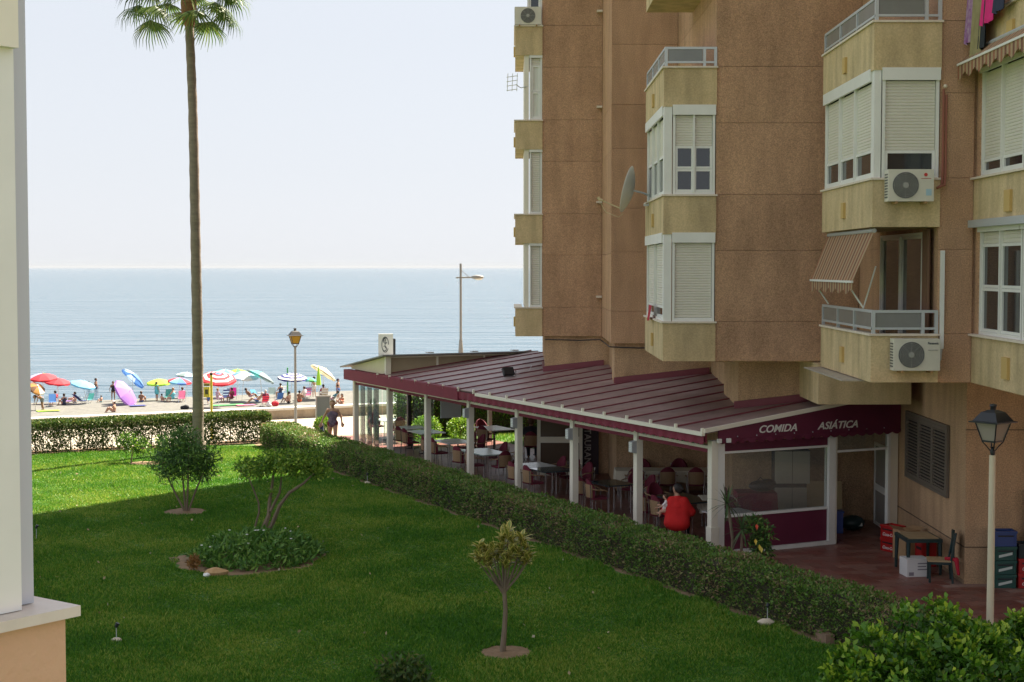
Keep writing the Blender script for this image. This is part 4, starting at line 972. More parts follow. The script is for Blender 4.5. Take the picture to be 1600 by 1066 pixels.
fms = [frond_mesh(s) for s in range(5)]; hc = Vector((top[0]-.02, 0, top[2]+1.25))
for i in range(40):
    az = i*2.399+.3; el = R(82-112*((i+.5)/40)**.9); o = obj_from('frond', fms[i % 5], palm, hc+Vector((math.sin(az)*-.12, math.cos(az)*.12, .2-.5*i/40)))
    o.rotation_euler = (Matrix.Rotation(az, 4, 'Z') @ Matrix.Rotation(el, 4, 'X') @ Matrix.Rotation(random.uniform(-.4, .4), 4, 'Y')).to_euler()
# ---- lawn grass: blades as real geometry
def grass(name, xs, ys, h0, h1, m, z=0., parent=None):
    n = len(xs); a = rng.random(n)*2*PI; h = (h0+(h1-h0)*rng.random(n))*(.85+.22*np.sin(xs*1.1+ys*.6)+.2*np.sin(xs*2.9-ys*2.1)+.15*np.sin(xs*6.3+ys*5.2)); ln = rng.normal(size=(n, 2))*.45; w = .010+.008*rng.random(n)
    b = np.stack([xs, ys, np.full(n, z)], 1); s = np.stack([np.cos(a)*w, np.sin(a)*w, np.zeros(n)], 1); t = b+np.stack([ln[:, 0]*h, ln[:, 1]*h, h], 1)
    V = np.stack([b-s, b+s, t], 1).reshape(-1, 3); o = obj_from(name, mesh_np(name, V, np.arange(3*n).reshape(n, 3), m, rng.random(n), tri=True), parent); return o
GRASS = leafmat('grass_blades', (.042, .15, .012), (.10, .255, .014), (.32, .38, .06), .35, .55, patch=.33, amp=.38)
N0 = 1150000; yy = 21.5+rng.random(N0)**1.15*(53-21.5); xx = -.36*yy+rng.random(N0)*(.36*yy+8)
v_ = xx*CT+yy*ST; u_ = -xx*ST+yy*CT; ok = (v_ < 15.78+.1*np.sin(u_*3)+.05*np.sin(u_*7.7)) & (u_ < 52.45)
for hx, hy, ra, rb in HOLES: ok &= ((xx-hx)/ra)**2+((yy-hy)/rb)**2 > 1+.1*np.sin(np.arctan2(yy-hy, xx-hx)*7)
xx, yy = xx[ok], yy[ok]; print('blades', len(xx))
ln_ = rng.random(110); ly = 22+ln_*24; lx = -.33*ly+rng.random(110)*(.33*ly+2.5); lk = (lx*CT+ly*ST < 15.4)
V_, F_l, t_l = leaves(np.stack([lx[lk], ly[lk], np.full(lk.sum(), .05)], 1), .07, up=.1, aspect=.7, fold=.05)
tag(obj_from('lawn_litter', mesh_np('lawn_litter', V_, F_l, leafmat('fallen_leaves', (.25, .17, .08), (.40, .32, .17), (.55, .5, .4), .1), t_l)), 'fallen leaves and tiny white flowers scattered on the lawn', 'litter', kind='stuff')
tag(grass('grass', xx, yy, .03, .075, GRASS), 'short green lawn grass between the hedges', 'grass', kind='stuff')
v2 = 23.9+rng.random(26000)*9; u2 = 42+rng.random(26000)*9.3; x2 = v2*CT-u2*ST; y2 = v2*ST+u2*CT
tag(grass('grass', x2, y2, .05, .11, GRASS, .008), 'sunlit grass behind the restaurant', 'grass', kind='stuff')
# ================================================================ people (each body is one continuous surface)
def sdf_grid(prims, res, k, pad=.05):
    A = np.array([p[0] for p in prims]); B = np.array([p[1] for p in prims]); rr = np.array([max(p[2], p[3]) for p in prims])[:, None]
    lo = np.minimum(A-rr, B-rr).min(0)-pad; hi = np.maximum(A+rr, B+rr).max(0)+pad
    n = np.ceil((hi-lo)/res).astype(int)+1
    ax = [lo[i]+res*np.arange(n[i]) for i in range(3)]
    F_ = np.full(n, 10., np.float32)
    for a, b, ra, rb in prims:
        m = max(ra, rb)+3*k+2*res
        sl = []
        for i in range(3):
            i0 = max(0, int((min(a[i], b[i])-m-lo[i])/res)); i1 = min(n[i], int((max(a[i], b[i])+m-lo[i])/res)+2); sl.append(slice(i0, i1))
        X, Y, Z = np.meshgrid(ax[0][sl[0]], ax[1][sl[1]], ax[2][sl[2]], indexing='ij')
        d = np.array(b, float)-np.array(a, float); L2 = max(d @ d, 1e-9)
        t = np.clip(((X-a[0])*d[0]+(Y-a[1])*d[1]+(Z-a[2])*d[2])/L2, 0, 1)
        q = np.sqrt((X-a[0]-t*d[0])**2+(Y-a[1]-t*d[1])**2+(Z-a[2]-t*d[2])**2)-(ra+(rb-ra)*t)
        f = F_[sl[0], sl[1], sl[2]]; h = np.clip(k-np.abs(f-q), 0, None)/k
        F_[sl[0], sl[1], sl[2]] = np.minimum(f, q)-h*h*k*.25
    return F_, lo
def surface_nets(F_, lo, res):
    s = F_ < 0; n = F_.shape
    c = np.zeros((n[0]-1, n[1]-1, n[2]-1), np.int8); offs = [(i, j, k) for i in (0, 1) for j in (0, 1) for k in (0, 1)]
    for i, j, k in offs: c += s[i:n[0]-1+i, j:n[1]-1+j, k:n[2]-1+k]
    cell = np.argwhere((c > 0) & (c < 8)); idx = np.full(c.shape, -1, np.int32); idx[tuple(cell.T)] = np.arange(len(cell))
    acc = np.zeros((len(cell), 3)); cnt = np.zeros(len(cell))
    for o in offs:
        for ax in range(3):
            if o[ax]: continue
            p = list(o); p[ax] = 1
            a = F_[tuple((cell+o).T)]; b = F_[tuple((cell+p).T)]; m = (a < 0) != (b < 0); t = np.where(m, a/np.where(m, a-b, 1), 0)
            pos = np.tile(np.array(o, float), (len(cell), 1)); pos[:, ax] += t; acc[m] += pos[m]; cnt[m] += 1
    V = lo+(cell+acc/cnt[:, None])*res; Q = []
    for ax in range(3):
        u, v = (ax+1) % 3, (ax+2) % 3
        d = np.diff(s.astype(np.int8), axis=ax); e = np.argwhere(d != 0); e = e[(e[:, u] > 0) & (e[:, v] > 0) & (e[:, u] < n[u]-1) & (e[:, v] < n[v]-1)]
        sg = d[tuple(e.T)]; du = np.zeros(3, int); du[u] = 1; dv = np.zeros(3, int); dv[v] = 1
        q = np.stack([idx[tuple((e-du-dv).T)], idx[tuple((e-dv).T)], idx[tuple(e.T)], idx[tuple((e-du).T)]], 1); q[sg > 0] = q[sg > 0][:, ::-1]; Q.append(q)
    Q = np.concatenate(Q); return V, Q[(Q >= 0).all(1)]
def sdf_obj(name, prims, m, parent, res=.03, k=.04):
    F_, lo = sdf_grid(prims, res, k); V, Q = surface_nets(F_, lo, res)
    me = mesh_np(name, V, Q, m); me.polygons.foreach_set('use_smooth', [True]*len(me.polygons)); return obj_from(name, me, parent)
def V3(*a): return np.array(a, float)
def pose_stand(step=0.):
    return dict(pel=V3(0, 0, .92), che=V3(0, 0, 1.22), nek=V3(0, 0, 1.45), hea=V3(0, .02, 1.60), hip=.095, sho=.18, kn=[V3(-.11, .03+step, .48), V3(.11, .03-step, .48)], an=[V3(-.12, .02+step*1.5, .07), V3(.12, -.02-step*1.8, .08)], el=[V3(-.27, -.02, 1.14), V3(.27, -.02, 1.14)], ha=[V3(-.29, .07, .90), V3(.29, .07, .90)])
def pose_ground():
    return dict(pel=V3(0, 0, .12), che=V3(0, -.05, .42), nek=V3(0, -.04, .64), hea=V3(0, .0, .79), hip=.1, sho=.18, kn=[V3(-.18, .38, .42), V3(.18, .38, .42)], an=[V3(-.14, .62, .07), V3(.14, .62, .07)], el=[V3(-.27, .1, .36), V3(.27, .1, .36)], ha=[V3(-.2, .33, .42), V3(.2, .33, .42)])
def pose_chair(h=.42):
    return dict(pel=V3(0, 0, h+.1), che=V3(0, -.06, h+.4), nek=V3(0, -.06, h+.62), hea=V3(0, -.02, h+.77), hip=.1, sho=.18, kn=[V3(-.13, .43, h+.1), V3(.13, .43, h+.1)], an=[V3(-.12, .46, .07), V3(.12, .46, .07)], el=[V3(-.26, .03, h+.33), V3(.26, .03, h+.33)], ha=[V3(-.22, .27, h+.24), V3(.22, .27, h+.24)])
def pose_recline(h=.28):
    return dict(pel=V3(0, 0, h+.08), che=V3(0, -.2, h+.3), nek=V3(0, -.36, h+.46), hea=V3(0, -.42, h+.6), hip=.1, sho=.18, kn=[V3(-.12, .42, h+.25), V3(.12, .42, h+.2)], an=[V3(-.12, .8, .12), V3(.12, .82, .12)], el=[V3(-.28, -.1, h+.16), V3(.28, -.1, h+.16)], ha=[V3(-.25, .14, h+.18), V3(.25, .14, h+.18)])
def pose_bend():
    return dict(pel=V3(0, 0, .88), che=V3(0, .26, 1.04), nek=V3(0, .47, 1.08), hea=V3(0, .6, 1.04), hip=.1, sho=.18, kn=[V3(-.14, .06, .47), V3(.14, -.04, .47)], an=[V3(-.18, -.04, .07), V3(.2, -.12, .07)], el=[V3(-.22, .48, .80), V3(.22, .48, .80)], ha=[V3(-.16, .55, .55), V3(.16, .55, .55)])
def person(label, loc, rz_, pose, skin, hairm, clothes=(), h=1.7, res=.035, fingers=False, fat=1., longhair=False, cat='person', headturn=0., ponytail=False, look=None):
    s = h/1.7; t = thing('person', label, cat, loc, rz_); j = pose
    J = lambda p: tuple(np.asarray(p)*s)
    pel, che, nek, hea = j['pel'], j['che'], j['nek'], j['hea']; ud = (nek-pel)/np.linalg.norm(nek-pel)
    X = V3(1, 0, 0); pr_ = []
    def cap(a, b, ra, rb): return (J(a), J(b), ra*s, rb*s)
    w_ = .085*fat; tors = [cap(pel-X*.06, pel+X*.06, .115*fat, .115*fat), cap(pel, che, .125*fat, .12*fat), cap(che-X*.07, che+X*.07, .105*fat, .105*fat), cap(che, nek-ud*.06, .11*fat, .085), cap(nek-ud*.07-X*j['sho']*.85, nek-ud*.07+X*j['sho']*.85, .065, .065)]
    legs = []; thighs = []; arms = []; upper = []
    for i, sg in enumerate((-1, 1)):
        hp = pel+X*sg*j['hip']; kn, an = j['kn'][i], j['an'][i]; el, ha = j['el'][i], j['ha'][i]; sh_ = nek-ud*.08+X*sg*j['sho']
        thighs.append(cap(hp, hp*.5+kn*.5, .088*fat, .072*fat)); legs += [cap(hp, kn, .088*fat, .056*fat), cap(kn, kn*.6+an*.4, .054, .052), cap(kn*.6+an*.4, an, .05, .034)]
        ft = an-kn; ft = V3(ft[0]*.1, 1, 0); ft /= np.linalg.norm(ft); toe = an+ft*.15; toe[2] = .035; legs.append(cap(V3(an[0], an[1]-.03, .045), toe, .036, .028))
        upper.append(cap(sh_, sh_*.4+el*.6, .05, .046)); fd = (ha-el)/np.linalg.norm(ha-el)
        arms += [cap(sh_, el, .05, .038), cap(el, ha, .038, .026)]
        if not fingers: arms.append(cap(ha, ha+fd*.11, .030, .02))
        else:
            sd = np.cross(fd, V3(0, 1, 0)); sd = sd/max(np.linalg.norm(sd), .1); nd = np.cross(fd, sd)
            arms += [cap(ha+sd*o, ha+fd*.07+sd*o*1.4, .016, .015) for o in (-.022, 0, .022)]
            for o, L in ((-.033, .062), (-.011, .075), (.011, .07), (.033, .055)):
                a_ = ha+fd*.075+sd*o; b_ = a_+fd*L*.55+nd*.006; arms += [cap(a_, b_, .0095, .009), cap(b_, b_+fd*L*.4+nd*.02, .009, .008)]
            a_ = ha+fd*.02-sd*.028; b_ = a_+fd*.035-sd*.03; arms += [cap(a_, b_, .012, .010), cap(b_, b_+fd*.03-sd*.004+nd*.01, .010, .009)]
    hr = Matrix.Rotation(headturn, 3, 'Z'); hv = lambda x, y, z: hea+np.array(hr @ Vector((x, y, z)))
    head = [cap(nek-ud*.05, hea-V3(0, 0, .05), .052, .05), cap(hv(0, -.02, .03), hv(0, .012, .035), .094, .088), cap(hv(0, .025, -.06), hv(0, .03, -.01), .058, .07), cap(hv(0, .10, .01), hv(0, .118, -.022), .009, .014), cap(hv(-.088, -.005, .01), hv(-.09, -.01, -.025), .016, .012), cap(hv(.088, -.005, .01), hv(.09, -.01, -.025), .016, .012), cap(hv(-.03, .085, .035), hv(.03, .085, .035), .016, .016), cap(hv(-.02, .092, -.055), hv(.02, .092, -.055), .010, .010)]
    sdf_obj('body', tors+legs+arms+head, skin, t, res*s, .03*s)
    if res < .02:
        for sx in (-1, 1):
            q = hv(sx*.034, .094, .018)*s; MB().sphere(tuple(q), .011*s, 8, 6).build('eye', BLACK, t, True)
        q0 = hv(-.024, .104, -.052)*s; q1 = hv(.024, .104, -.052)*s; MB().tube([q0, hv(0, .108, -.054)*s, q1], .005*s, 5).build('mouth', mat('lips', (.30, .08, .07), .6), t)
    hp_ = [cap(hv(0, -.035, .05), hv(0, .0, .062), .098, .088), cap(hv(0, -.06, .0), hv(0, -.05, .05), .082, .09), cap(hv(-.05, -.03, .02), hv(.05, -.03, .02), .06, .06)]
    if longhair: hp_ += [cap(hv(0, -.07, 0), hv(0, -.10, -.16), .08, .075), cap(hv(0, -.10, -.16), hv(.01, -.12, -.36), .075, .035)]
    if ponytail: hp_ += [cap(hv(0, -.11, .06), hv(0, -.15, .04), .045, .04)]
    sdf_obj('hair', hp_, hairm, t, min(res, .03)*s, .02*s)
    inf = lambda P_, g: [(a, b, ra+g*s, rb+g*s) for a, b, ra, rb in P_]
    for kind, m in clothes:
        if kind == 'shorts': P_ = inf(tors[:1]+thighs, .016)+[cap(pel, pel+ud*.06, .12*fat, .12*fat)]
        elif kind == 'trousers': P_ = inf(tors[:1]+[l for l in legs if True][:3]+legs[4:7], .016)
        elif kind == 'shirt': P_ = inf(tors[1:]+upper, .016)
        elif kind == 'suit': P_ = inf(tors[:3], .011)+[cap(che, che+ud*.08, .118*fat, .10*fat)]
        elif kind == 'briefs': P_ = inf(tors[:1], .012)
        elif kind == 'top': P_ = inf(tors[2:3], .012)
        elif kind == 'dress': P_ = inf(tors, .02)+inf(thighs, .05)
        elif kind == 'hat': P_ = [cap(hv(0, -.02, .07), hv(0, 0, .075), .105, .098), cap(hv(-.07, 0, .07), hv(.07, 0, .07), .075, .075)]
        sdf_obj({'suit': 'swimsuit', 'briefs': 'swim_briefs', 'top': 'bikini_top'}.get(kind, kind), P_, m, t, res*s, .03*s)
    return t
SK = [mat('skin_tan', (.46, .26, .17), .6, (.42, .23, .15), 6), mat('skin_light', (.56, .33, .23), .6, (.52, .30, .20), 6), mat('skin_brown', (.27, .13, .075), .6, (.23, .11, .06), 6)]
HB = mat('hair_dark', (.018, .012, .010), .7); HN = mat('hair_brown', (.075, .035, .018), .7); HG = mat('hair_grey', (.45, .42, .38), .8); HF = mat('hair_fair', (.30, .18, .08), .7)
def cloth(name, c, c2=None, sc=12): return mat('cloth_'+name, c, .85, c2, sc)
# woman with a baby, seated with her back to the camera at the corner table
RED = cloth('red', (.62, .012, .010), (.52, .008, .008), 5)
pw_ = W(18.75, 29.3); jp = pose_chair(.42); jp['el'] = [V3(-.30, .02, .80), V3(.27, .05, .76)]; jp['ha'] = [V3(-.14, .20, .98), V3(.08, .26, .86)]; jp['hea'] = V3(-.02, -.02, 1.20)
person('woman in a loose red top seated with her back turned, holding a baby', pw_, R(-18), jp, SK[0], HB, [('shirt', RED), ('trousers', cloth('dark', (.02, .02, .025)))], 1.66, .0125, True, 1.12, headturn=R(60), ponytail=True)
o = [x for x in bpy.data.objects if x.name.startswith('person')][-1]
# red shawl: wide loose blouse hanging from the shoulders over the chair back
sdf_obj('blouse', [((-.13, -.05, .92), (-.17, -.14, .44), .085, .13), ((.13, -.05, .92), (.17, -.14, .44), .085, .13), ((0, -.07, .92), (0, -.15, .42), .09, .15), ((-.17, -.05, .90), (-.30, .0, .68), .075, .10), ((.17, -.05, .90), (.30, .02, .68), .075, .10), ((-.08, -.15, .44), (.09, -.15, .43), .14, .14)], RED, o, .016, .11)
chuv(18.86, 29.40, R(-18)-TH, 'wicker chair the woman in red is sitting on')
jb = pose_chair(.1); jb['el'] = [V3(-.30, .16, .42), V3(.28, .12, .40)]; jb['ha'] = [V3(-.36, .38, .36), V3(.24, .34, .42)]; jb['kn'] = [V3(-.15, .25, .12), V3(.15, .25, .12)]; jb['an'] = [V3(-.14, .3, -.12), V3(.14, .3, -.12)]; jb['hea'] = V3(0, .02, .92)
wm = Matrix.Translation(pw_) @ Matrix.Rotation(TH+R(-70), 4, 'Z'); pbaby = pw_ + Vector((-.29, .02, .62))
person('baby in white held against the left shoulder of the woman in red', pbaby, R(75), jb, SK[1], HN, [('shirt', cloth('white', (.75, .68, .66)))], .72, .018, True, 1.25)
gb = thing('grey_handbag', 'grey bag hanging from a chair right of the woman in red', 'bag', W(19.35, 28.15, .38), TH); m_ = MB(); m_.sphere((0, 0, .17), .2, 12, 8, sc=(1, .55, 1.1)); m_.build('bag_body', mat('grey_bag', (.10, .085, .085), .7), gb, True); MB().tube([(-.12, 0, .33), (-.05, 0, .5), (.05, 0, .5), (.12, 0, .33)], .012, 6).build('strap', MATS['grey_bag'], gb)
# woman walking on the promenade
pl = atz(520, 702); js = pose_stand(.09); js['ha'] = [V3(-.33, -.02, .93), V3(.40, .05, .92)]; js['el'] = [V3(-.29, -.06, 1.16), V3(.30, -.03, 1.17)]
person('woman in a dark patterned swimsuit walking towards the camera on the promenade', pl, R(180), js, SK[0], HF, [('suit', cloth('swim', (.05, .045, .08), (.25, .16, .2), 14)), ('briefs', cloth('wine', (.16, .02, .035)))], 1.64, .013, True, 1.12)
tw = thing('dark_towel', 'dark blue bundle carried by the woman on the promenade', 'towel', (pl.x-.36, pl.y-.02, .42)); sdf_obj('cloth', [((0, 0, .42), (-.02, 0, .2), .045, .08), ((-.02, 0, .2), (-.02, 0, .03), .08, .06)], cloth('navy', (.03, .04, .09), (.06, .07, .14), 9), tw, .02)
# man seated in the far dining room
pm_ = Vector((.62, 49.4, 0)); person('man in dark clothes seated with his back turned in the far dining bay', pm_, R(-5), pose_chair(.42), SK[2], HN, [('shirt', cloth('black', (.012, .012, .018))), ('trousers', cloth('dark', (.02, .02, .025)))], 1.75, .02, True, 1.1)
chair(.62, 49.42, R(-5), 'tan backed chair the man in dark clothes is sitting on')
# ================================================================ beach
BC = dict(red=(.60, .03, .05), green=(.08, .38, .12), lav=(.42, .36, .62), blue=(.10, .25, .60), sky=(.20, .52, .72), white=(.75, .74, .72), lime=(.42, .68, .06), teal=(.10, .45, .42), purple=(.42, .20, .62), navy=(.03, .04, .20), orange=(.55, .26, .06), cream=(.68, .60, .40), grey=(.20, .27, .28), pale=(.45, .60, .75), maroon=(.22, .02, .06), pink=(.65, .16, .30), magenta=(.42, .02, .20), yellow=(.80, .66, .05), beige=(.5, .42, .3), brown=(.2, .1, .05))
def bm(c): return mat('beach_'+c, BC[c], .8, trans=.25 if c not in ('navy', 'maroon') else .1)
POLE = mat('umbrella_pole', (.75, .74, .7), .4)
def umbrella(label, base, cen, dia, tilt, cols, mode='gore', pole=POLE, val=.1):
    b = beach(*base); c = aty(cen[0], cen[1], b.y); ax = Vector((tilt[0], tilt[1], 1)).normalized(); q = Vector((0, 0, 1)).rotation_difference(ax).to_matrix().to_4x4()
    c = c-b; t = thing('beach_umbrella', label, 'umbrella', b, 0, 'umbrellas on the beach')
    R_ = dia/2*1.03; NG = 8; NR = 6; mb = MB(Matrix.Translation(c) @ q); prof = [(i/NR, .30*R_*(1-(i/NR)**1.7)) for i in range(NR+1)]
    for g_ in range(NG):
        for i in range(NR):
            quad = []
            for a_i, (f, z) in ((0, prof[i]), (1, prof[i]), (1, prof[i+1]), (0, prof[i+1])):
                a = 2*PI*(g_+a_i)/NG; quad.append((R_*f*math.cos(a), R_*f*math.sin(a), z-.05*R_))
            if i == 0: quad = [quad[0], quad[2], quad[3]]
            mb.add(quad, [tuple(range(len(quad)))], (g_ if mode == 'gore' else i) % len(cols))
        a0, a1 = 2*PI*g_/NG, 2*PI*(g_+1)/NG; e = [(R_*math.cos(a), R_*math.sin(a)) for a in (a0, (a0+a1)/2, a1)]
        mb.add([(e[0][0], e[0][1], -.05*R_), (e[2][0], e[2][1], -.05*R_), (e[2][0], e[2][1], -.05*R_-val), (e[1][0]*.97, e[1][1]*.97, -.05*R_-val*1.5), (e[0][0], e[0][1], -.05*R_-val)], [(0, 1, 2, 3, 4)], (g_ if mode == 'gore' else NR) % len(cols))
    mb.build('canopy', [bm(x) for x in cols], t, fix=False)
    tip = c+ax*.27*R_; MB().tube([(0, 0, 0), c+ax*(-.15), tip], .022, 6).build('pole', pole, t)
    rb = MB(Matrix.Translation(c) @ q)
    for g_ in range(NG): a = 2*PI*g_/NG; MB(Matrix.Translation(c) @ q).tube([(0, 0, .24*R_), (R_*.5*math.cos(a), R_*.5*math.sin(a), .15*R_), (R_*.98*math.cos(a), R_*.98*math.sin(a), -.065*R_)], .008, 4).build('rib', CHROME, t)
    MB(Matrix.Translation(c) @ q).tube([(0, 0, .25*R_), (0, 0, .36*R_)], [.03, .012], 6).build('finial', pole, t)
    return t
for a in (
 ('red, green and lavender umbrella beside the white window frame', (68, 640), (67, 589), 2.1, (.05, -.15), ['red', 'green', 'green', 'lav', 'lav', 'red', 'red', 'red']),
 ('plain red umbrella next to the multicoloured one', (92, 631), (90, 596), 2.0, (.12, -.1), ['red']),
 ('light blue umbrella leaning right near the standing couple', (137, 631), (130, 600), 2.0, (.28, -.1), ['sky']),
 ('low tilted umbrella with brown and white stripes above the bending man', (55, 642), (58, 606), 1.3, (.7, -.5), ['brown', 'orange', 'white', 'brown', 'orange']),
 ('purple umbrella tipped over with its rim on the sand', (212, 633), (198, 614), 2.4, (1.5, -.35), ['purple']),
 ('blue umbrella tilted to show its pale underside', (208, 630), (209, 590), 2.2, (.85, .55), ['blue', 'blue', 'pale']),
 ('lime green umbrella standing upright above the woman in turquoise', (250, 626), (248, 597), 1.9, (.0, -.12), ['lime']),
 ('blue and red umbrella just left of the palm trunk', (279, 627), (281, 595), 1.9, (.1, -.1), ['blue', 'red', 'sky']),
 ('grey-blue umbrella half hidden by the palm trunk', (292, 622), (292, 586), 1.8, (.1, 0), ['pale', 'grey']),
 ('large red, white and blue banded umbrella right of the palm', (342, 636), (341, 590), 2.7, (.12, -.3), ['blue', 'red', 'white', 'red', 'white', 'red', 'red'], 'ring'),
 ('teal umbrella behind the red banded one', (352, 622), (352, 582), 1.9, (.1, 0), ['teal', 'pale']),
 ('green and lime umbrella behind the blue and white one', (372, 620), (371, 581), 1.8, (0, 0), ['green', 'lime']),
 ('pale blue and white umbrella on a white pole', (378, 627), (381, 587), 2.3, (.08, -.15), ['blue', 'pale', 'white', 'pale']),
 ('large dark grey-green umbrella leaning right', (410, 628), (408, 587), 2.3, (.5, .2), ['grey', 'grey', 'teal']),
 ('navy and white ringed umbrella behind the street lantern', (452, 629), (457, 589), 2.3, (.05, -.12), ['navy', 'white'], 'ring'),
 ('small green umbrella behind the ringed one', (484, 622), (484, 593), 1.2, (.1, 0), ['green', 'teal']),
 ('cream umbrella tilted right above the standing woman', (508, 624), (506, 581), 2.3, (.65, .25), ['cream'])): umbrella(*a)
b = beach(498, 631); cu_ = thing('closed_umbrella', 'closed lime green umbrella standing on a white pole', 'umbrella', b)
MB().tube([(0, 0, 0), (0, 0, 3.0)], .022, 6).build('pole', POLE, cu_); m_ = MB()
for i in range(8):
    a0, a1 = 2*PI*i/8, 2*PI*(i+1)/8; k0 = .26 if i % 2 else .17; k1 = .17 if i % 2 else .26
    for (za, fa), (zb, fb_) in (((1.45, 1), (2.2, .62)), ((2.2, .62), (2.95, .08))): m_.add([(k0*fa*math.cos(a0), k0*fa*math.sin(a0), za), (k1*fa*math.cos(a1), k1*fa*math.sin(a1), za), (k1*fb_*math.cos(a1), k1*fb_*math.sin(a1), zb), (k0*fb_*math.cos(a0), k0*fb_*math.sin(a0), zb)], [(0, 1, 2, 3)])
m_.build('canopy', bm('lime'), cu_, fix=False)
gp = thing('green_post', 'plain green post sticking up behind the navy ringed umbrella', 'post', beach(449.5, 620)); MB().tube([(0, 0, 0), (0, 0, 2.35)], .055, 8).build('shaft', bm('green'), gp); MB().lathe([(.06, 2.35), (.06, 2.42), (0, 2.45)], 8).build('cap', bm('green'), gp)
def beach_chair(label, px, py, rz_, fab, back=.62, low=.3, rec=25, fab2=None):
    t = thing('beach_chair', label, 'chair', beach(px, py), rz_, 'folding chairs on the beach'); br = R(rec); bx = lambda s: (-low*.15-math.sin(br)*s, low+.02+math.cos(br)*s)
    f_ = MB(); n = 6
    for i in range(n): a, b_ = bx(back*i/n+.03), bx(back*(i+1)/n+.03); f_.add([(-.26, a[0], a[1]), (.26, a[0], a[1]), (.26, b_[0], b_[1]), (-.26, b_[0], b_[1])], [(0, 1, 2, 3)], i % 2 if fab2 else 0)
    f_.build('back_fabric', [bm(fab), bm(fab2 or fab)], t, fix=False)
    MB().box(-.26, .26, -.05, .42, low-.01, low+.01).build('seat_fabric', bm(fab), t)
    for s in (-1, 1):
        e = bx(back+.05); MB().tube([(s*.28, e[0], e[1]), (s*.28, .1, low-.05), (s*.28, .40, 0)], .014, 5).build('leg', CHROME, t)
        MB().tube([(s*.28, .45, low), (s*.28, -.1, low-.02), (s*.28, -.32, 0)], .014, 5).build('leg', CHROME, t)
        MB().tube([(s*.29, -.12, low+.28), (s*.29, .3, low+.26), (s*.29, .4, low)], .016, 5).build('armrest', POLE, t)
    return t
SEA = TH
for a in (
 ('blue beach chair with a maroon towel below the red umbrella', 82, 635, SEA-.2, 'blue', .62, .32, 12, None), ('long purple lounger left of the light blue umbrella', 111, 631, SEA+1.3, 'purple', .8, .22, 60, None), ('dark lounger under the light blue umbrella', 127, 631, SEA-1.2, 'navy', .85, .22, 50, None), ('turquoise chair right of the dark lounger', 141, 630, SEA+.4, 'teal', .5, .28, 20, None),
 ('dark blue chair behind the purple umbrella', 194, 628, SEA+.9, 'navy', .65, .28, 40, None), ('teal chair beside the woman in turquoise', 263, 627, SEA+.1, 'teal', .65, .32, 15, None), ('pinkish chair just left of the palm trunk', 284, 629, SEA-.1, 'pink', .62, .32, 18, None),
 ('navy striped chair right of the yellow post', 353, 627, SEA, 'navy', .72, .32, 15, 'pale'), ('magenta chair beside the navy striped one', 364, 625, SEA-.2, 'magenta', .7, .32, 18, None), ('light blue towel-draped chair right of the white pole', 399, 624, SEA-.9, 'sky', .6, .3, 35, None), ('low red chair seen from behind', 415, 635, SEA-.05, 'maroon', .42, .3, 8, 'red'), ('pale striped chair behind the blue one', 441, 619, SEA+.3, 'pale', .6, .3, 25, 'white'), ('blue and purple chair seen from behind beside the red ball', 437, 630, SEA+.15, 'blue', .5, .3, 15, None), ('grey chair behind the red one', 425, 622, SEA-.3, 'grey', .6, .3, 25, None),
 ('pink checked chair right of the street lantern', 481, 624, SEA+.05, 'pink', .65, .32, 15, 'lav'), ('beige chair behind the closed umbrella', 507, 625, SEA-.1, 'beige', .6, .34, 15, 'white'), ('teal reclining chair left of the woman in orange', 520, 631, SEA+1.25, 'teal', .7, .3, 40, None)): beach_chair(*a)
def pp(label, px, py, rz_, pose, sk, hair, cl=(), h=1.68, **kw): return person(label, beach(px, py), rz_, pose, SK[sk], hair, cl, h, .04, **kw)
c_ = cloth
GREYC = c_('grey', (.17, .17, .2)); TURQ = c_('turquoise', (.12, .5, .55)); BLK = c_('black', (.012, .012, .018)); ORG = c_('orange', (.65, .10, .03)); WHT = c_('white', (.75, .68, .66)); MRN = c_('maroon', (.2, .02, .05)); BLU = c_('blue', (.05, .12, .35)); PRP = c_('print', (.3, .1, .25), (.6, .5, .5), 8); NVY = c_('navyplain', (.03, .035, .08))
pp('man in grey shorts bending forward beneath the striped umbrella', 66, 642, SEA+1.9, pose_bend(), 2, HB, [('shorts', GREYC)], 1.75)
pp('woman in red sitting in the blue chair', 86, 634, SEA+.5, pose_chair(.3), 1, HB, [('shirt', c_('redtop', (.4, .02, .05)))])
pp('person sitting upright on the purple lounger', 117, 630, SEA+.9, pose_ground(), 1, HB, [('briefs', GREYC)])
pp('shorter figure of the pair standing at the water’s edge', 139, 622, SEA+2.6, pose_stand(), 2, HB, [('suit', BLK)], 1.5)
pp('taller figure of the pair standing at the water’s edge', 150, 622, SEA-2.2, pose_stand(), 2, HB, [('shorts', NVY)], 1.75)
pp('small child sitting by the water right of the standing pair', 158, 629, SEA+.4, pose_ground(), 1, HN, [('briefs', TURQ)], 1.05)
pp('person standing upright left of the purple umbrella', 177, 627, SEA+2.8, pose_stand(), 2, HB, [('suit', BLK)], 1.6)
pp('sunbather with a white hat sitting on the near sand', 178, 646, SEA+1.0, pose_ground(), 0, HN, [('hat', WHT), ('briefs', BLK)])
pp('person in black seated behind the purple umbrella', 199, 627, SEA-.3, pose_chair(.3), 1, HB, [('shirt', BLK)])
pp('woman with brown hair in turquoise under the lime umbrella', 245, 627, SEA-1.2, pose_stand(), 0, HN, [('dress', TURQ)], 1.55, longhair=True)
pp('child crouching beside the woman in turquoise', 253, 628, SEA-1., pose_ground(), 1, HB, [('briefs', WHT)], 1.2)
pp('person in a red patterned top in the pinkish chair', 285, 628, SEA-.1, pose_chair(.3), 0, HN, [('shirt', PRP)])
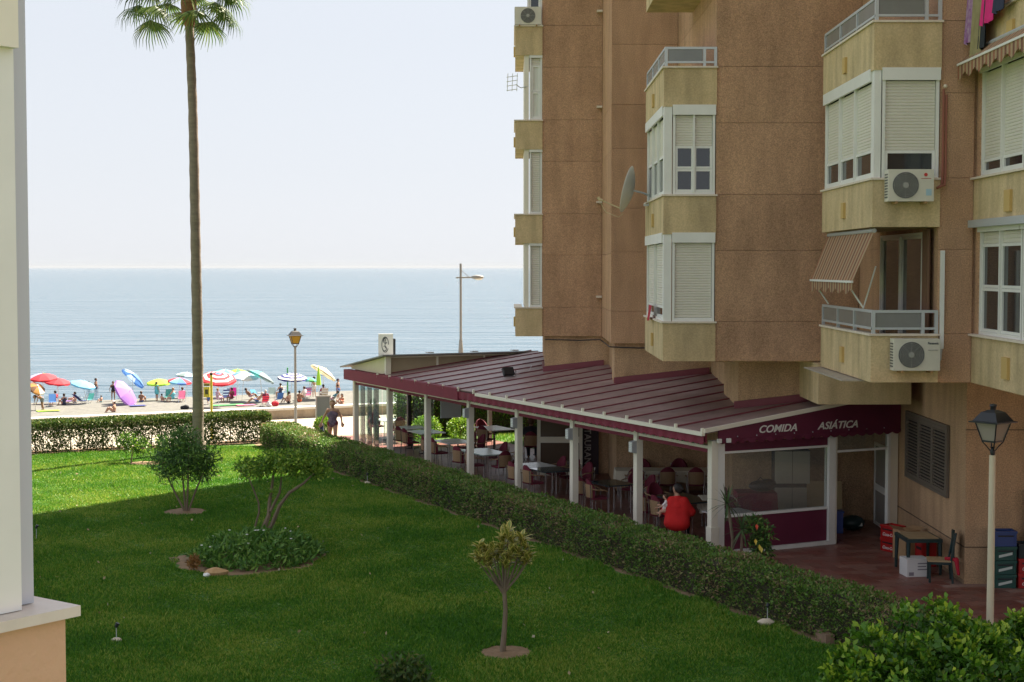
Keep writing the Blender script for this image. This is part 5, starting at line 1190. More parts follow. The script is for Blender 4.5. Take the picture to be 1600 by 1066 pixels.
pp('elderly person in a patterned dress right of the yellow post', 341, 630, SEA-1.1, pose_chair(.3), 1, HF, [('dress', PRP)])
pp('sunburnt person reclining in the light blue chair', 391, 625, SEA-1.2, pose_recline(.28), 2, HB, [('shorts', PRP)])
pp('white-haired person in a maroon shirt on the low red chair', 415, 634, SEA-.1, pose_chair(.3), 1, HG, [('shirt', MRN)], 1.72, fat=1.2)
pp('person sitting under the left of the navy ringed umbrella', 438, 621, SEA+.2, pose_chair(.3), 0, HB, [('suit', NVY)])
pp('person sitting under the navy ringed umbrella by the lantern pole', 451, 630, SEA+.5, pose_ground(), 1, HB, [('briefs', BLK)])
pp('dark-haired person under the cream umbrella', 491, 621, SEA+.4, pose_stand(), 1, HB, [('shorts', WHT)], 1.7)
pp('person in a red top in the beige chair', 505, 624, SEA, pose_chair(.32), 2, HB, [('shirt', c_('redtop', (.4, .02, .05)))])
pp('woman in a cap and blue shorts standing at the right end of the beach', 528, 626, SEA-2.4, pose_stand(), 0, HB, [('shorts', BLU), ('top', BLK), ('hat', NVY)], 1.72)
pp('man with bare legs reclining in the teal chair', 519, 631, SEA+1.3, pose_recline(.3), 2, HB, [('shirt', c_('tealshirt', (.03, .12, .16))), ('shorts', PRP)])
pp('woman with long dark hair in orange sitting nearest the pavilion', 534, 634, SEA+2.2, pose_ground(), 0, HB, [('suit', ORG)], 1.7, longhair=True)
for px, py, r_, ps, sk, hr_, cl in ((100, 633, .3, pose_ground(), 0, HB, [('suit', NVY)]), (221, 629, -.6, pose_ground(), 2, HN, [('briefs', BLU)]), (270, 629, .5, pose_chair(.3), 1, HF, [('suit', TURQ)]), (326, 632, -.4, pose_chair(.3), 0, HN, [('shirt', BLU)]), (362, 629, .3, pose_chair(.3), 2, HB, [('suit', MRN)]), (402, 631, .8, pose_recline(.2), 1, HG, [('shorts', BLU)]), (468, 628, -.2, pose_ground(), 2, HB, [('briefs', ORG)]), (475, 627, .4, pose_chair(.3), 0, HN, [('shirt', WHT)])):
    pp({100: 'person in navy sitting on the sand right of the blue chair', 221: 'person in blue briefs sitting right of the purple umbrella', 270: 'fair-haired person in turquoise seated left of the pinkish chair', 326: 'person in a blue shirt seated against the palm trunk', 362: 'person in maroon seated in front of the magenta chair', 402: 'grey-haired person reclining left of the red chair', 468: 'person in orange briefs sitting right of the lantern pole', 475: 'person in white seated before the pink checked chair'}[px], px, py, SEA+r_, ps, sk, hr_, cl)
# bits and pieces on the sand
def blob(name, label, cat, px, py, prims, m, res=.03): t = thing(name, label, cat, beach(px, py)); sdf_obj('shape', prims, m, t, res); return t
t = blob('beach_bag', 'white plastic bag beside the red chair', 'bag', 420, 636, [((0, 0, .16), (0, 0, .35), .16, .1), ((-.08, 0, .14), (.08, 0, .14), .14, .14)], WHT); MB().tube([(-.05, 0, .42), (0, 0, .6), (.05, 0, .42)], .012, 5).build('handle', WHT, t)
t = blob('red_ball', 'round red bag beside the white plastic one', 'bag', 430, 635, [((-.08, 0, .2), (.08, 0, .2), .2, .2)], bm('red')); MB().tube([(-.07, 0, .38), (0, 0, .52), (.07, 0, .38)], .015, 5).build('handle', bm('pink'), t)
t = blob('black_backpack', 'black bag lying on the sand left of the palm trunk', 'bag', 288, 640, [((-.15, 0, .14), (.2, 0, .16), .15, .17), ((.05, 0, .2), (.1, 0, .26), .13, .1)], BLK); MB().tube([(-.1, -.12, .2), (0, -.16, .32), (.12, -.12, .24)], .014, 5).build('strap', BLK, t)
for px, py, sx, sy, c, lb in ((75, 643, 1.6, .9, 'lime', 'lime and white towel at the feet of the bending man'), (355, 634, 2.6, .9, 'green', 'green mat spread on the sand right of the yellow post'), (384, 634, 1.4, .7, 'pink', 'pink towel on the sand beside the green mat'), (455, 637, 1.8, .8, 'sky', 'light blue towel on the sand by the lantern pole'), (215, 635, 1.2, .8, 'navy', 'dark towel at the foot of the purple umbrella')):
    b = beach(px, py); sl_ = math.atan2(beach_z(110)-beach_z(109), 1); o = MB().box(-sx/2, sx/2, -sy/2, sy/2, .05, .075).build('towel', bm(c)); o.location = b; o.rotation_euler = (0, 0, TH); tag(o, lb, 'towel')
# yellow sign post behind the leggy hedge
yp = atz(331, 688); ys = thing('yellow_signpost', 'yellow post with a small yellow box beside the palm trunk', 'signpost', yp); YEL = mat('yellow_paint', (.70, .58, .06), .5)
MB().tube([(0, 0, 0), (0, 0, 2.35)], .045, 8).build('shaft', YEL, ys); MB().box(-.27, -.06, -.05, .05, 1.55, 1.92).build('box', YEL, ys); MB().box(-.22, -.11, -.056, -.05, 1.66, 1.83).build('box_window', mat('dark_window', (.08, .07, .02), .5), ys); MB().box(-.26, -.06, -.04, .04, 1.95, 2.05).build('plate', mat('olive', (.25, .2, .04), .6), ys); MB().lathe([(.06, 2.35), (.06, 2.42), (0, 2.44)], 8).build('cap', BLACK, ys)
# ================================================================ lamps
def lantern(t, z, s, glass, m=BLACK):
    """four-sided tapered lantern on top of a pole at height z"""
    def ring(r, zz): return [(r*sx, r*sy, zz) for sx, sy in ((-1, -1), (1, -1), (1, 1), (-1, 1))]
    MB().lathe([(.035*s, z), (.05*s, z+.06*s), (.03*s, z+.12*s), (.045*s, z+.15*s)], 10).build('collar', m, t, True)
    for sx, sy in ((-1, -1), (1, -1), (1, 1), (-1, 1)):
        MB().tube([(sx*.03*s, sy*.03*s, z+.08*s), (sx*.075*s, sy*.075*s, z+.16*s), (sx*.125*s, sy*.125*s, z+.235*s)], .011*s, 6).build('bracket', m, t)
        MB().bar((sx*.125*s, sy*.125*s, z+.235*s), (sx*.215*s, sy*.215*s, z+.58*s), .022*s, .022*s).build('glazing_bar', m, t)
    f = MB(); vs = ring(.135*s, z+.235*s)+ring(.135*s, z+.262*s); f.add(vs, [(0, 1, 2, 3), (4, 5, 6, 7)]+[(i, (i+1) % 4, 4+(i+1) % 4, 4+i) for i in range(4)]); f.build('base_ring', m, t)
    for i in range(4):
        a = ring(.122*s, z+.265*s); b = ring(.208*s, z+.575*s); j = (i+1) % 4; n = Vector(((a[i][0]+a[j][0]), (a[i][1]+a[j][1]), 0)).normalized()*.004
        g_ = MB(); g_.add([a[i], a[j], b[j], b[i]]+[tuple(Vector(p)-n) for p in (a[i], a[j], b[j], b[i])], [(0, 1, 2, 3), (7, 6, 5, 4), (0, 1, 5, 4), (1, 2, 6, 5), (2, 3, 7, 6), (3, 0, 4, 7)]); g_.build('pane', glass, t)
    r_ = MB(); lv = [(.30, .58), (.30, .60), (.25, .61), (.15, .76), (.07, .80), (.05, .80)]
    vs = []; 
    for r, zz in lv: vs += ring(r*s, z+zz*s)
    r_.add(vs, [(3, 2, 1, 0)]+[(k*4+i, k*4+(i+1) % 4, k*4+4+(i+1) % 4, k*4+4+i) for k in range(len(lv)-1) for i in range(4)]+[tuple(len(vs)-4+i for i in range(4))]); r_.build('hood', m, t)
    MB().lathe([(.05*s, z+.79*s), (.05*s, z+.85*s), (.065*s, z+.87*s), (.06*s, z+.9*s), (0, z+.915*s)], 8).build('finial', m, t, True)
LP = aty(1551, 700, 24.3); la = thing('lantern_lamp', 'cream pole street lamp with a black glazed lantern at right', 'street lamp', (LP.x, LP.y, 0), R(38))
PCREAM = mat('cream_pole', (.62, .54, .38), .5, (.68, .60, .43), 3)
MB().tube([(0, 0, 0), (0, 0, .9), (0, 0, 3.22)], [.06, .058, .05], 12).build('pole', PCREAM, la, True); MB().lathe([(.09, 0), (.09, .05), (.065, .08)], 12).build('base_flange', PCREAM, la); lantern(la, 3.22, .90, mat('milky_glass', (.50, .44, .37), .3, trans=.3))
LP = atz(462, 666); lb_ = thing('lantern_lamp', 'thin grey lamp post with an amber lantern on the promenade', 'street lamp', LP, R(20))
MB().tube([(0, 0, 0), (0, 0, 3.1), (0, 0, 3.13)], [.055, .045, .06], 10).build('pole', mat('grey_paint', (.22, .23, .23), .5), lb_, True); MB().lathe([(.09, 0), (.09, .12), (.06, .16)], 10).build('base_flange', MATS['grey_paint'], lb_)
lantern(lb_, 3.0, .92, mat('amber_glass', (.62, .42, .05), .3, trans=.5), mat('dark_bronze', (.045, .04, .038), .5))
tp = aty(720, 552, 66); tl = thing('tall_street_lamp', 'tall grey street lamp with one cobra-head lamp behind the restaurant roof', 'street lamp', (tp.x, tp.y, 0)); tz = aty(720, 412, 66).z; ar = aty(720, 434, 66).z
MB().tube([(0, 0, 1.2), (0, 0, tz)], [.06, .05], 10).build('pole', MATS['grey_paint'], tl, True); MB().tube([(0, 0, 0), (0, 0, 2.6), (0, 0, 3.1)], [.11, .11, .07], 10).build('pole_base', MATS['grey_paint'], tl, True)
MB().tube([(-.2, 0, ar), (.55, 0, ar+.02)], .035, 8).build('arm', MATS['grey_paint'], tl); MB().tube([(0, 0, ar+.35), (.35, 0, ar+.03)], .012, 5).build('stay', MATS['grey_paint'], tl)
m_ = MB(); m_.sphere((.72, 0, ar+.02), .28, 12, 8, sc=(1, .5, .35)); m_.build('lamp_head', MATS['grey_paint'], tl, True); MB().sphere((.76, 0, ar-.03), .2, 10, 6, sc=(1, .55, .4)).build('lamp_glass', mat('lamp_glass', (.6, .62, .6), .2), tl, True)
# menu easel on the promenade behind the far glass
me_ = thing('menu_easel', 'dark framed menu easel behind the far glass wall', 'easel', W(19.4, 55.2), TH); m_ = MB(); rect_frame(m_, -.3, .3, .1, 1.35, 0, .05, .04); m_.build('frame', GREYAL, me_); MB().box(-.25, .25, -.02, -.01, .15, 1.3).build('panel', mat('slate', (.18, .22, .24), .5), me_); MB().bar((0, .02, 1.3), (0, .5, 0), .04, .03).build('back_leg', GREYAL, me_)
# ================================================================ air conditioners
ACW = mat('ac_white', (.68, .64, .54), .5, (.62, .58, .48), 3, stain=.12)
def ac(label, x, y, z, w_=.82, h=.56, d=.3, brand=None, logo=False, fanx=-.12):
    t = thing('air_conditioner', label, 'air conditioner', (x, y, z)); MB().box(-w_/2, w_/2, -d, 0, 0, h).build('casing', ACW, t)
    fx = fanx*w_; r = h*.41; MB(Matrix.Translation((fx, -d-.001, h*.5)) @ Matrix.Rotation(R(90), 4, 'X')).lathe([(r, 0), (r, .006), (r*.2, .006)], 28).build('fan_recess', mat('ac_dark', (.10, .10, .095), .6), t)
    gm_ = MB()
    for k in range(1, 9): rr = r*k/8; gm_.tube([(fx+rr*math.cos(a), -d-.012, h*.5+rr*math.sin(a)) for a in [2*PI*i/24 for i in range(25)]], .004, 4)
    for k in range(8): a = PI*k/4; gm_.bar((fx, -d-.013, h*.5), (fx+r*math.cos(a), -d-.013, h*.5+r*math.sin(a)), .006, .006)
    o = gm_.build('fan_grille', mat('ac_grille', (.34, .33, .30), .5), t); o['kind'] = 'stuff'
    MB(Matrix.Translation((fx, -d-.016, h*.5)) @ Matrix.Rotation(R(90), 4, 'X')).lathe([(.05, 0), (.05, .01), (0, .012)], 12).build('fan_hub', MATS['ac_grille'], t)
    for k in range(9): MB().box(-w_/2-.006, -w_/2-.001, -d+.04, -.04, .06+k*.05, .085+k*.05).build('side_fin', MATS['ac_dark'], t)
    for s in (-1, 1):
        f = MB(); f.box(s*w_*.32-.02, s*w_*.32+.02, -d-.03, .0, -.045, -.002); f.build('bracket', mat('rusty_bracket', (.35, .20, .08), .8), t)
    if brand: text_part(brand, .06, (w_*.235, -d-.004, h*.83), t, mat('brand_ink', (.04, .05, .07), .5), ext=.002, name='brand_lettering', wx=w_*.23); MB().box(w_*.24, w_*.45, -d-.01, -d, h*.64, h*.66).build('handle', MATS['ac_grille'], t)
    if logo:
        MB(Matrix.Translation((w_*.32, -d-.003, h*.83)) @ Matrix.Rotation(R(90), 4, 'X')).lathe([(.032, 0), (.032, .004), (0, .004)], 12).build('logo_dot', mat('logo_red', (.5, .03, .02), .5), t); MB().box(w_*.22, w_*.44, -d-.004, -d, h*.70, h*.72).build('logo_line', mat('logo_red2', (.4, .1, .08), .5), t); MB().box(w_*.33, w_*.45, -d-.004, -d, h*.18, h*.38).build('sticker', mat('sticker_blue', (.35, .5, .58), .5), t)
    return t
ac('air conditioner with a red dot logo under the shuttered corner window', 7.0, 27.32, 7.36, .80, .56, .28, logo=True)
ac('Panasonic air conditioner below the open balcony with the striped awning'.replace('Panasonic a', 'A').replace('Air', 'air').replace('air conditioner', 'lettered air conditioner', 1), 7.14, 27.32, 4.38, .82, .56, .28, brand='Panasonic')
ac('air conditioner at the top of the far left balconies', .47, 45.9, 13.34, .78, .52, .3, fanx=0)
dk = thing('cable_duct', 'white vertical cable duct right of the open balcony', 'duct', (7.66, 27.4, 4.75)); MB().box(-.035, .035, -.06, -.001, 0, 1.75).build('duct', WHITE, dk); MB().tube([(0, -.03, 0), (-.02, -.05, -.18), (-.12, -.1, -.35)], .022, 6).build('pipe_bend', GREYAL, dk)
cp = thing('copper_pipes', 'lagged red-brown pipes beside the shuttered corner window', 'pipe', (7.66, 27.36, 7.6)); CPM = mat('pipe_lagging', (.28, .10, .065), .8)
for k, x in enumerate((-.03, .02)): MB().tube([(-.15, -.12, .0), (x-.02, -.06, .06), (x, -.03, .25), (x, -.03, 1.75-.1*k)], .022, 6).build('pipe', CPM, cp, True)
MB().sphere((0, -.03, 1.8), .035, 8, 6).build('pipe_end', CAP, cp, True)
# satellite dish seen edge-on
dc = aty(989, 298, 37.2); sd = thing('satellite_dish', 'white satellite dish seen edge-on beside the middle bay window', 'satellite dish', (3.3, 37.2, 7.72)); dcl = dc-Vector((3.3, 37.2, 7.72))
Mx = Matrix.Translation(dcl) @ Matrix.Rotation(R(14), 4, 'Y') @ Matrix.Rotation(R(-13), 4, 'Z') @ Matrix.Rotation(R(-90), 4, 'Y')
dm = MB(Mx); prof = [(.57*i/8, .16*(i/8)**2) for i in range(9)]; dm.lathe(prof+[(.575, .155)]+[(r, z-.014) for r, z in prof[::-1]], 32, cap=False); dm.build('reflector', mat('dish_white', (.66, .63, .56), .5), sd, True)
e0 = Mx @ Vector((-.5, 0, .12)); e1 = aty(937, 312, 37.0)-Vector((3.3, 37.2, 7.72)); MB().tube([e0, e1], .016, 6).build('feed_arm', mat('arm_cream', (.6, .48, .28), .6), sd); MB().tube([e1+Vector((-.04, 0, .06)), e1, e1+Vector((.07, 0, -.02))], [.04, .035, .025], 8).build('receiver', MATS['arm_cream'], sd)
ptsc = [e1+Vector((0, 0, -.05)), e1+Vector((.15, 0, -.3)), e1+Vector((.45, 0, -.42)), e0+Vector((.0, 0, -.1))]; MB().tube(ptsc, .008, 5).build('cable', MATS['arm_cream'], sd)
MB().tube([Mx @ Vector((0, 0, -.01)), dcl+Vector((.22, 0, -.05)), (.0, -.02, .22)], .025, 6).build('mount', GREYAL, sd); MB().box(-.12, .06, -.1, .06, -.04, 0).build('bracket_plate', GREYAL, sd); MB().tube([(0, -.02, 0), (0, -.02, .24)], .025, 6).build('mast', GREYAL, sd)
an = thing('aerial', 'small white grid aerial on the far left balconies', 'aerial', (.46, 45.75, 11.3)); m_ = MB()
for k in range(4): m_.bar((-.62, -.05, .12+k*.13), (-.30, -.1, .16+k*.13), .02, .02)
for x in (-.6, -.46, -.32): m_.bar((x, -.08, .1), (x+.02, -.08, .62), .02, .02)
m_.build('grid', WHITE, an); MB().tube([(0, .0, .25), (-.2, -.05, .2), (-.35, -.08, .3)], .014, 5).build('arm', GREYAL, an)
# ================================================================ awnings
STR = [mat('awning_terracotta', (.33, .14, .075), .85, trans=.15), mat('awning_sand', (.44, .31, .18), .85, trans=.2), mat('awning_brown', (.22, .10, .06), .85, trans=.2)]
def awning(name, label, a0, a1, b0, b1, n, val, arms=True, org=(0, 0, 0)):
    """fabric from the top edge a0-a1 to the front bar b0-b1 (world points)"""
    t = thing(name, label, 'awning', org); O = Vector(org); a0, a1, b0, b1 = [Vector(p)-O for p in (a0, a1, b0, b1)]; fb_ = MB()
    for i in range(n):
        f0, f1 = i/n, (i+1)/n; fb_.add([a0.lerp(a1, f0), a0.lerp(a1, f1), b0.lerp(b1, f1), b0.lerp(b1, f0)], [(0, 1, 2, 3)], (0, 1, 2, 1)[i % 4])
    fb_.build('fabric', STR, t, fix=False); vb = MB()
    for i in range(n):
        f0, f1 = i/n, (i+1)/n; p0, p1 = b0.lerp(b1, f0), b0.lerp(b1, f1); d0 = val*(1+.25*math.sin(i*1.1)); d1 = val*(1+.25*math.sin((i+1)*1.1)); vb.add([p0, p1, p1-Vector((0, 0, d1)), (p0+p1)/2-Vector((.01, 0, (d0+d1)*.6)), p0-Vector((0, 0, d0))], [(0, 1, 2, 3, 4)], (0, 1, 2, 1)[i % 4])
    vb.build('valance', STR, t, fix=False); MB().bar(b0, b1, .04, .04).build('front_bar', WHITE, t); MB().tube([a0, a1], .04, 8).build('roller', GREYAL, t)
    return t, a0, a1, b0, b1
zt = CZ[0]+OPEN-.08
t, a0, a1, b0, b1 = awning('striped_awning', 'striped terracotta awning let down over the open corner balcony', (6.5, 31.6, zt), (6.5, 27.6, zt), (6.1, 31.4, zt-.92), (6.14, 27.75, zt-.92), 34, .17, org=(6.4, 29.6, CZ[0]))
for y in (28.2, 31.3): MB().tube([(6.13-6.4, y-29.6, zt-.93-CZ[0]), (6.44-6.4, y-.05-29.6, .44)], .018, 6).build('arm', WHITE, t)
MB().tube([(6.6-6.4, 27.9-29.6, 1.2), (6.45-6.4, 28.2-29.6, .42)], .015, 6).build('crank', WHITE, t)
zt = CZ[1]+OPEN+.32
awning('striped_awning', 'rolled striped awning above the upper right shutters', (8.12, 27.35, zt-.02), (8.12, 21, zt-.02), (7.88, 27.35, zt-.26), (7.88, 21, zt-.26), 64, .2, org=(8.2, 27.3, CZ[1]))
# ================================================================ laundry on the upper right balcony, red cloth on the middle bay
def garment(label, y0, y1, z1, ln, m, x=8.02, wav=.03, name='hanging_garment', taper=0.):
    n = 8; mb = MB(); vs = []
    for k, th in ((0, 0), (1, .012)):
        for i in range(n+1):
            y = y0+(y1-y0)*i/n; ww = wav*math.sin(i*2.2)
            for j in range(5):
                f = j/4; vs.append((x+ww*f+th-.03*f, y+taper*(f)*(y0+y1-2*y)*.5, z1-ln*f+.02*math.sin(i*1.7)*f))
    N1 = (n+1)*5; fs = []
    for i in range(n):
        for j in range(4): a = i*5+j; fs += [(a, a+1, a+6, a+5), (N1+a, N1+a+5, N1+a+6, N1+a+1)]
    mb.add(vs, fs); o = mb.mesh(name, m, 'all', org=(x, (y0+y1)/2, z1), fix=False); t = thing(name, label, 'laundry', (x, (y0+y1)/2, z1)); obj_from('cloth', o, t)
    for y in (y0+.05, y1-.05): MB().box(-.015, .025, y-(y0+y1)/2-.01, y-(y0+y1)/2+.01, -.04, .05).build('peg', CAP, t)
for a in (('purple patterned cloth drying, leftmost on the laundry line', 26.95, 27.3, 10.97, .85, cloth('purpleprint', (.25, .08, .28), (.5, .35, .45), 9)), ('olive trousers hanging on the laundry line', 26.35, 26.95, 11.02, 1.18, cloth('olive', (.26, .22, .10), (.33, .28, .14), 5)), ('dark trousers hanging behind the olive ones', 26.2, 26.5, 10.97, 1.05, cloth('charcoal', (.02, .025, .03))), ('bright pink shirt on the laundry line', 25.75, 26.4, 11.02, .72, cloth('hotpink', (.72, .02, .20), (.62, .015, .16), 6)), ('navy trousers at the right of the laundry line', 25.2, 25.72, 11.02, .62, cloth('navy2', (.025, .03, .06)))): garment(*a)
ll = thing('laundry_line', 'thin laundry line outside the upper right balcony', 'line', (8.02, 25.5, 11.02)); MB().tube([(0, 2, 0), (0, -4, 0)], .008, 5).build('line', WHITE, ll)
for y in (1.9, -3): MB().tube([(0, y, 0), (.2, y, -.42)], .012, 5).build('bracket', GREYAL, ll)
rc = thing('red_cloth', 'small red cloth hanging from the middle bay window sill', 'cloth', (3.24, 35.6, CZ[0]+.3)); m_ = MB()
for i in range(5): m_.add([(0, i*.16, 0), (0, (i+1)*.16, 0), (-.05+.02*math.sin(i*2.), (i+1)*.15, -.36+.05*math.sin(i*3)), (-.05+.02*math.sin(i*2.-2), i*.15, -.36+.05*math.sin(i*3-3))], [(0, 1, 2, 3)])
m_.build('cloth', cloth('crimson', (.42, .01, .03)), rc, 'all', fix=False); MB().tube([(.02, 0, 0), (.02, .8, 0)], .01, 5).build('rod', WHITE, rc)
# ================================================================ crates, table and chair by the ground floor wall
def lettering(txt, size, loc, parent, col=(.75, .74, .7), rot=(R(90), 0, 0), shear=.25): return text_part(txt, size, loc, parent, mat('letter_%d' % int(col[0]*100+col[1]*10), col, .6), shear, rot, .002)
def crate(label, x, y, z, rz_, m, txt=None, w_=.42, d=.32, h=.27, dots=True, grp='drink crates'):
    t = thing('drink_crate', label, 'crate', (x, y, z), rz_, grp); b = MB(); b.box(-w_/2, w_/2, -d/2, d/2, 0, h-.05); b.build('crate_body', m, t)
    r_ = MB(); r_.box(-w_/2-.012, w_/2+.012, -d/2-.012, -d/2+.02, h-.048, h-.004); r_.box(-w_/2-.012, w_/2+.012, d/2-.02, d/2+.012, h-.048, h-.004); r_.box(-w_/2-.012, -w_/2+.02, -d/2+.021, d/2-.021, h-.048, h-.004); r_.box(w_/2-.02, w_/2+.012, -d/2+.021, d/2-.021, h-.048, h-.004); r_.build('rim', m, t)
    MB().box(-w_/2+.06, w_/2-.06, -d/2-.008, -d/2-.001, h*.62, h*.72).build('hand_hole', BLACK, t)
    for s in (-1, 1): MB().box(s*(w_/2-.03)-.012, s*(w_/2-.03)+.012, -d/2-.014, -d/2-.001, .01, h-.05).build('corner_rib', m, t)
    if txt: lettering(txt, .09, (-w_*.36, -d/2-.003, h*.2), t)
    return t
REDP = mat('red_plastic', (.42, .012, .012), .4); GRNP = mat('green_plastic', (.012, .075, .06), .4); BLUP = mat('navy_plastic', (.03, .06, .20), .4); BLKP = mat('black_plastic', (.02, .025, .03), .4)
cx0 = aty(1568, 900, 29.55).x
for k in range(3): crate('green crate with pale lettering, %s of its stack by the wall' % ('bottom', 'second from bottom', 'third from bottom')[k], cx0, 29.6, k*.272, 0, GRNP, 'Alhambra' if 0 else None)
for k in range(3):
    t = [x for x in bpy.data.objects if x.name.startswith('drink_crate')][-3+k]
    m_ = MB(); m_.prism([(-.13, .05), (.13, .11), (.13, .16), (-.13, .10)], -.166, -.162, 'y'); m_.build('label_band', mat('label_pale', (.55, .62, .58), .6), t)
crate('blue crate on top of the green crates', cx0, 29.6, .816, 0, BLUP, h=.30)
cx1 = cx0+.47
for k, (m, tx, lb) in enumerate(((REDP, 'Coca-Cola', 'bottom red crate of the stack at the right edge'), (REDP, 'Coca-Cola', 'second red crate of the stack at the right edge'), (BLKP, None, 'black crate above the red ones at the right edge'))): crate(lb, cx1, 29.6, k*.292, 0, m, tx, h=.29)
ra = thing('red_board', 'tall red board leaning on the wall at the right edge', 'board', (cx1+.12, 29.8, 0)); MB().box(-.1, .6, -.03, 0, .0, 1.85).build('panel', REDP, ra); MB().box(-.1, .6, -.045, -.031, 1.6, 1.7).build('trim', WHITE, ra)
pc = aty(1405, 845, 34.2)
crate('upper red drink crate beside the open glass door', 8.33, 33.35, .29, R(-60), REDP, 'Coca-Cola', h=.29); crate('lower red drink crate beside the open glass door', 8.33, 33.35, 0, R(-60), REDP, 'Coca-Cola', h=.29)
crate('red crate standing on end behind the green table', 8.62, 31.75, 0, R(-80), REDP, 'Coca-Cola', h=.55, w_=.36, d=.3)
bxo = thing('cardboard_box', 'brown cardboard box between the red crates and the green table', 'box', (8.42, 32.55, 0), R(-62)); CARD = mat('cardboard', (.36, .22, .11), .85, (.42, .27, .14), 4); MB().box(-.2, .2, -.2, .2, 0, .62).build('box_body', CARD, bxo); m_ = MB(); m_.add([(-.2, -.2, .62), (.2, -.2, .62), (.2, -.32, .72), (-.2, -.32, .72)], [(0, 1, 2, 3)]); m_.add([(-.2, .2, .62), (.2, .2, .62), (.2, .34, .66), (-.2, .34, .66)], [(0, 1, 2, 3)]); m_.build('flap', CARD, bxo)
gt = thing('green_table', 'dark green plastic table with a worn wooden top by the wall', 'table', (8.30, 31.15, 0), R(2)); m_ = MB(); rect_frame(m_, -.42, .42, -.42, .42, 0, .05, .05, 'y'); 
MB().box(-.36, .36, -.46, .46, .66, .73).build('table_rim', DGREEN, gt); MB().box(-.30, .30, -.40, .40, .731, .742).build('tabletop', mat('worn_wood', (.32, .22, .11), .7, (.42, .31, .18), 3), gt)
for sx in (-.32, .32):
    for sy in (-.41, .41): MB().tube([(sx*1.04, sy*1.03, 0), (sx, sy, .66)], [.03, .045], 6).build('leg', DGREEN, gt)
wb_ = thing('white_box', 'white printed carton under the green table', 'box', (8.12, 30.72, 0), R(8)); MB().box(-.24, .24, -.2, .2, 0, .36).build('box_body', mat('carton_white', (.70, .68, .66), .7), wb_)
for k, (z, w_) in enumerate(((.26, .2), (.2, .16), (.14, .2))): MB().box(-.02, w_, -.203, -.2005, z, z+.025).build('print_line', mat('print_grey', (.25, .22, .25), .7), wb_)
MB().box(-.2, -.1, -.203, -.2005, .03, .1).build('print_block', MATS['print_grey'], wb_)
gc_ = thing('green_chair', 'dark green chair with a tan seat standing by the wall corner', 'chair', (8.45, 30.12, 0), R(80)); MB().box(-.22, .22, -.2, .24, .42, .45).build('seat', mat('tan_seat', (.38, .26, .13), .6, (.45, .33, .18), 4), gc_)
for sx in (-.2, .2):
    MB().tube([(sx, .2, 0), (sx*.97, .2, .42)], .022, 6).build('leg', DGREEN, gc_); MB().tube([(sx, -.24, 0), (sx*.97, -.2, .45), (sx*.92, -.29, 1.0)], .022, 6).build('leg', DGREEN, gc_)
m_ = MB(); m_.prism([(-.2, .5), (.2, .5), (.19, .98), (.1, 1.03), (-.1, 1.03), (-.19, .98)], -.265, -.24, 'y'); m_.build('backrest', DGREEN, gc_); MB().box(-.19, .19, -.2, .2, .36, .415).build('seat_frame', DGREEN, gc_)
rg = thing('red_rag', 'red cloth hanging over the seat of the green chair', 'cloth', (8.59, 29.98, .46)); sdf_obj('cloth', [((-.05, 0, .02), (.12, -.1, .02), .035, .04), ((.12, -.12, .0), (.14, -.2, -.25), .045, .03)], cloth('crimson', (.42, .01, .03)), rg, .015)
# ================================================================ garden lights, stones, brick at the hedge
def glight(label, p, stone=True, h=.26):
    t = thing('garden_light', label, 'garden light', p); MB().tube([(0, 0, 0), (0, 0, h)], .008, 6).build('stake', GREYAL, t); MB(Matrix.Translation((0, 0, h)) @ Matrix.Rotation(R(25), 4, 'Y')).lathe([(.02, -.02), (.032, .0), (.034, .06), (0, .062)], 10).build('lamp_head', BLACK, t)
    if stone: m_ = MB(); m_.sphere((0, 0, .03), .085, 10, 6, sc=(1.1, .9, .5)); m_.build('base_stone', STONE, t, True)
    return t
glight('black spotlight on a stake in the lawn near the window sill', atz(182, 1003)); glight('black spotlight on a stake half hidden by the window frame', atz(57, 842), False); glight('spotlight on a stake at the middle of the hedge foot', atz(574, 756)); glight('metal stake lamp by a pale stone at the hedge foot', atz(1199, 978), False, .34)
rock('stone', 'pale stone at the foot of the clipped hedge', atz(1197, 978), .15, .1, .07, STONE, 8)
bk_ = thing('brick_block', 'old brown block lying at the hedge foot near the bright bush', 'block', atz(1289, 1002), TH+R(75)); MB().box(-.22, .22, -.08, .08, 0, .16).build('block', mat('old_brick', (.20, .13, .085), .9, (.26, .17, .11), 8, bump=.5, bscale=20), bk_); MB().box(-.14, .14, -.05, .05, .161, .166).build('hollow', SOIL, bk_)
# ================================================================ near window of our own building, left edge
wr = R(37); own = thing('near_window', 'white framed corner window with marble sill at the left edge', 'window', aty(126, 946, 5.05), -wr + R(90))
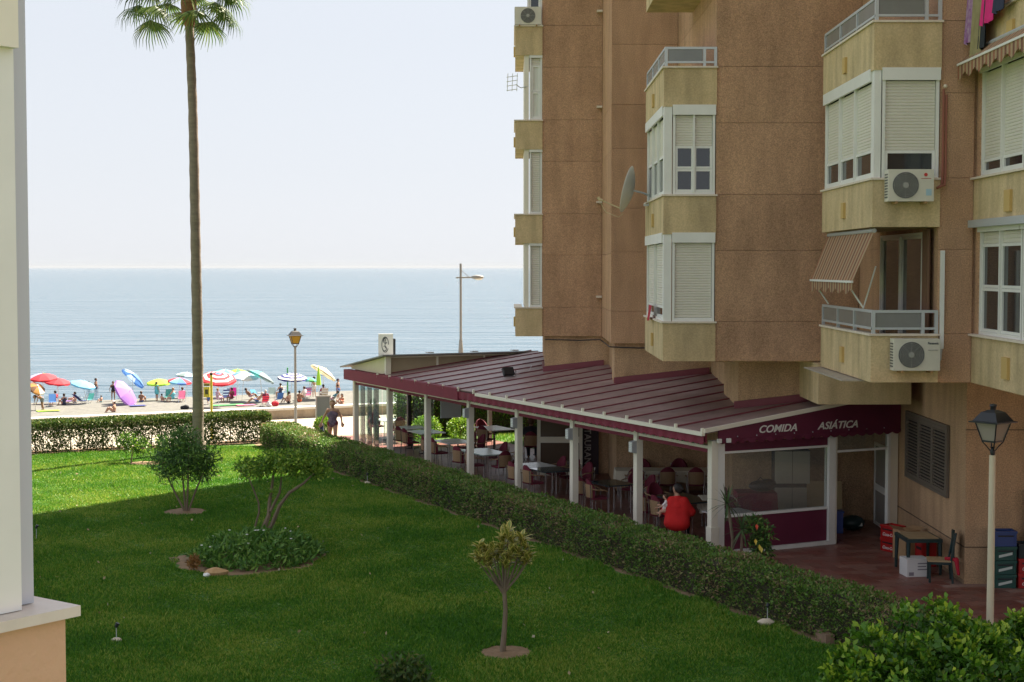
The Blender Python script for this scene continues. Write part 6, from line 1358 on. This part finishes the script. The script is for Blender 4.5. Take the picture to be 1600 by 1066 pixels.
# local: -X runs along the face towards the camera-left, corner at origin, Y away from the lawn
own.rotation_euler = (0, 0, 0); C0 = own.location.copy(); d1 = Vector((-.606, -.795, 0)); d2 = Vector((-.81, .586, 0))
def face_box(mb, a, b, c, d_, z0, z1):        # a..b along d1, c..d_ along d2
    q = [d1*a+d2*c, d1*b+d2*c, d1*b+d2*d_, d1*a+d2*d_]; mb.add([tuple(p+Vector((0, 0, z0))) for p in q]+[tuple(p+Vector((0, 0, z1))) for p in q], [(3, 2, 1, 0), (4, 5, 6, 7), (0, 1, 5, 4), (1, 2, 6, 5), (2, 3, 7, 6), (3, 0, 4, 7)])
def fb2(name, m, *a): mb = MB(); face_box(mb, *a); return mb.build(name, m, own)
PEACH = mat('peach_render', (.62, .36, .22), .9, (.68, .41, .26), 2, bump=.25, bscale=40)
MARB = mat('marble_sill', (.66, .56, .48), .5, (.72, .63, .55), 6)
fb2('sill', MARB, 0, 2.2, 0, 2.2, -.035, 0); fb2('wall', PEACH, .035, 2.2, .035, 2.2, -5.2, -.036)
fb2('corner_profile', mat('profile_shade_grey', (.50, .52, .56), .4), .075, .16, .145, .215, .004, 3.2); fb2('corner_profile', WHITE, .165, .25, .085, .17, .003, 3.2)  # far white profile: its shade is put into the colour as bluish grey
fb2('frame_bar', WHITE, .26, 2.0, .10, .15, .003, .05); fb2('shutter_guide', CREAMW, .255, .29, .09, .16, .05, 3.2)
mb = MB()
for k in range(52): face_box(mb, .295, 1.2, .115, .128, .62+k*.05, .665+k*.05)
o = mb.build('roller_shutter', SHUT, own); o['kind'] = 'stuff'
fb2('shutter_bar', WHITE, .295, 1.2, .108, .135, .56, .615); fb2('pane', DARKGL, .3, 1.2, .125, .132, .06, .56); fb2('sash', CREAMW, .295, .345, .11, .14, .06, .56); fb2('shutter_box', CREAMW, .17, 1.3, .05, .085, 1.82, 3.2)
fb2('inner_wall', PEACH, .3, 2.0, .26, 2.0, 0.002, 3.2)
# ================================================================ sea haze
hme = MB().box(-60000, 60000, -400, 60000, -7.5, 37)
hm = bpy.data.materials.new('haze_air'); hm.use_nodes = True; hn = hm.node_tree; hn.nodes.remove(hn.nodes['Principled BSDF'])
pv = hn.nodes.new('ShaderNodeVolumePrincipled'); pv.inputs['Color'].default_value = (.47, .50, .55, 1); pv.inputs['Density'].default_value = .000035
hn.links.new(pv.outputs[0], hn.nodes['Material Output'].inputs['Volume'])
ho = hme.build('haze', hm); tag(ho, kind='stuff')
print('objects', len(bpy.data.objects), 'tris', sum(sum(len(p.vertices)-2 for p in m.polygons) for m in bpy.data.meshes))
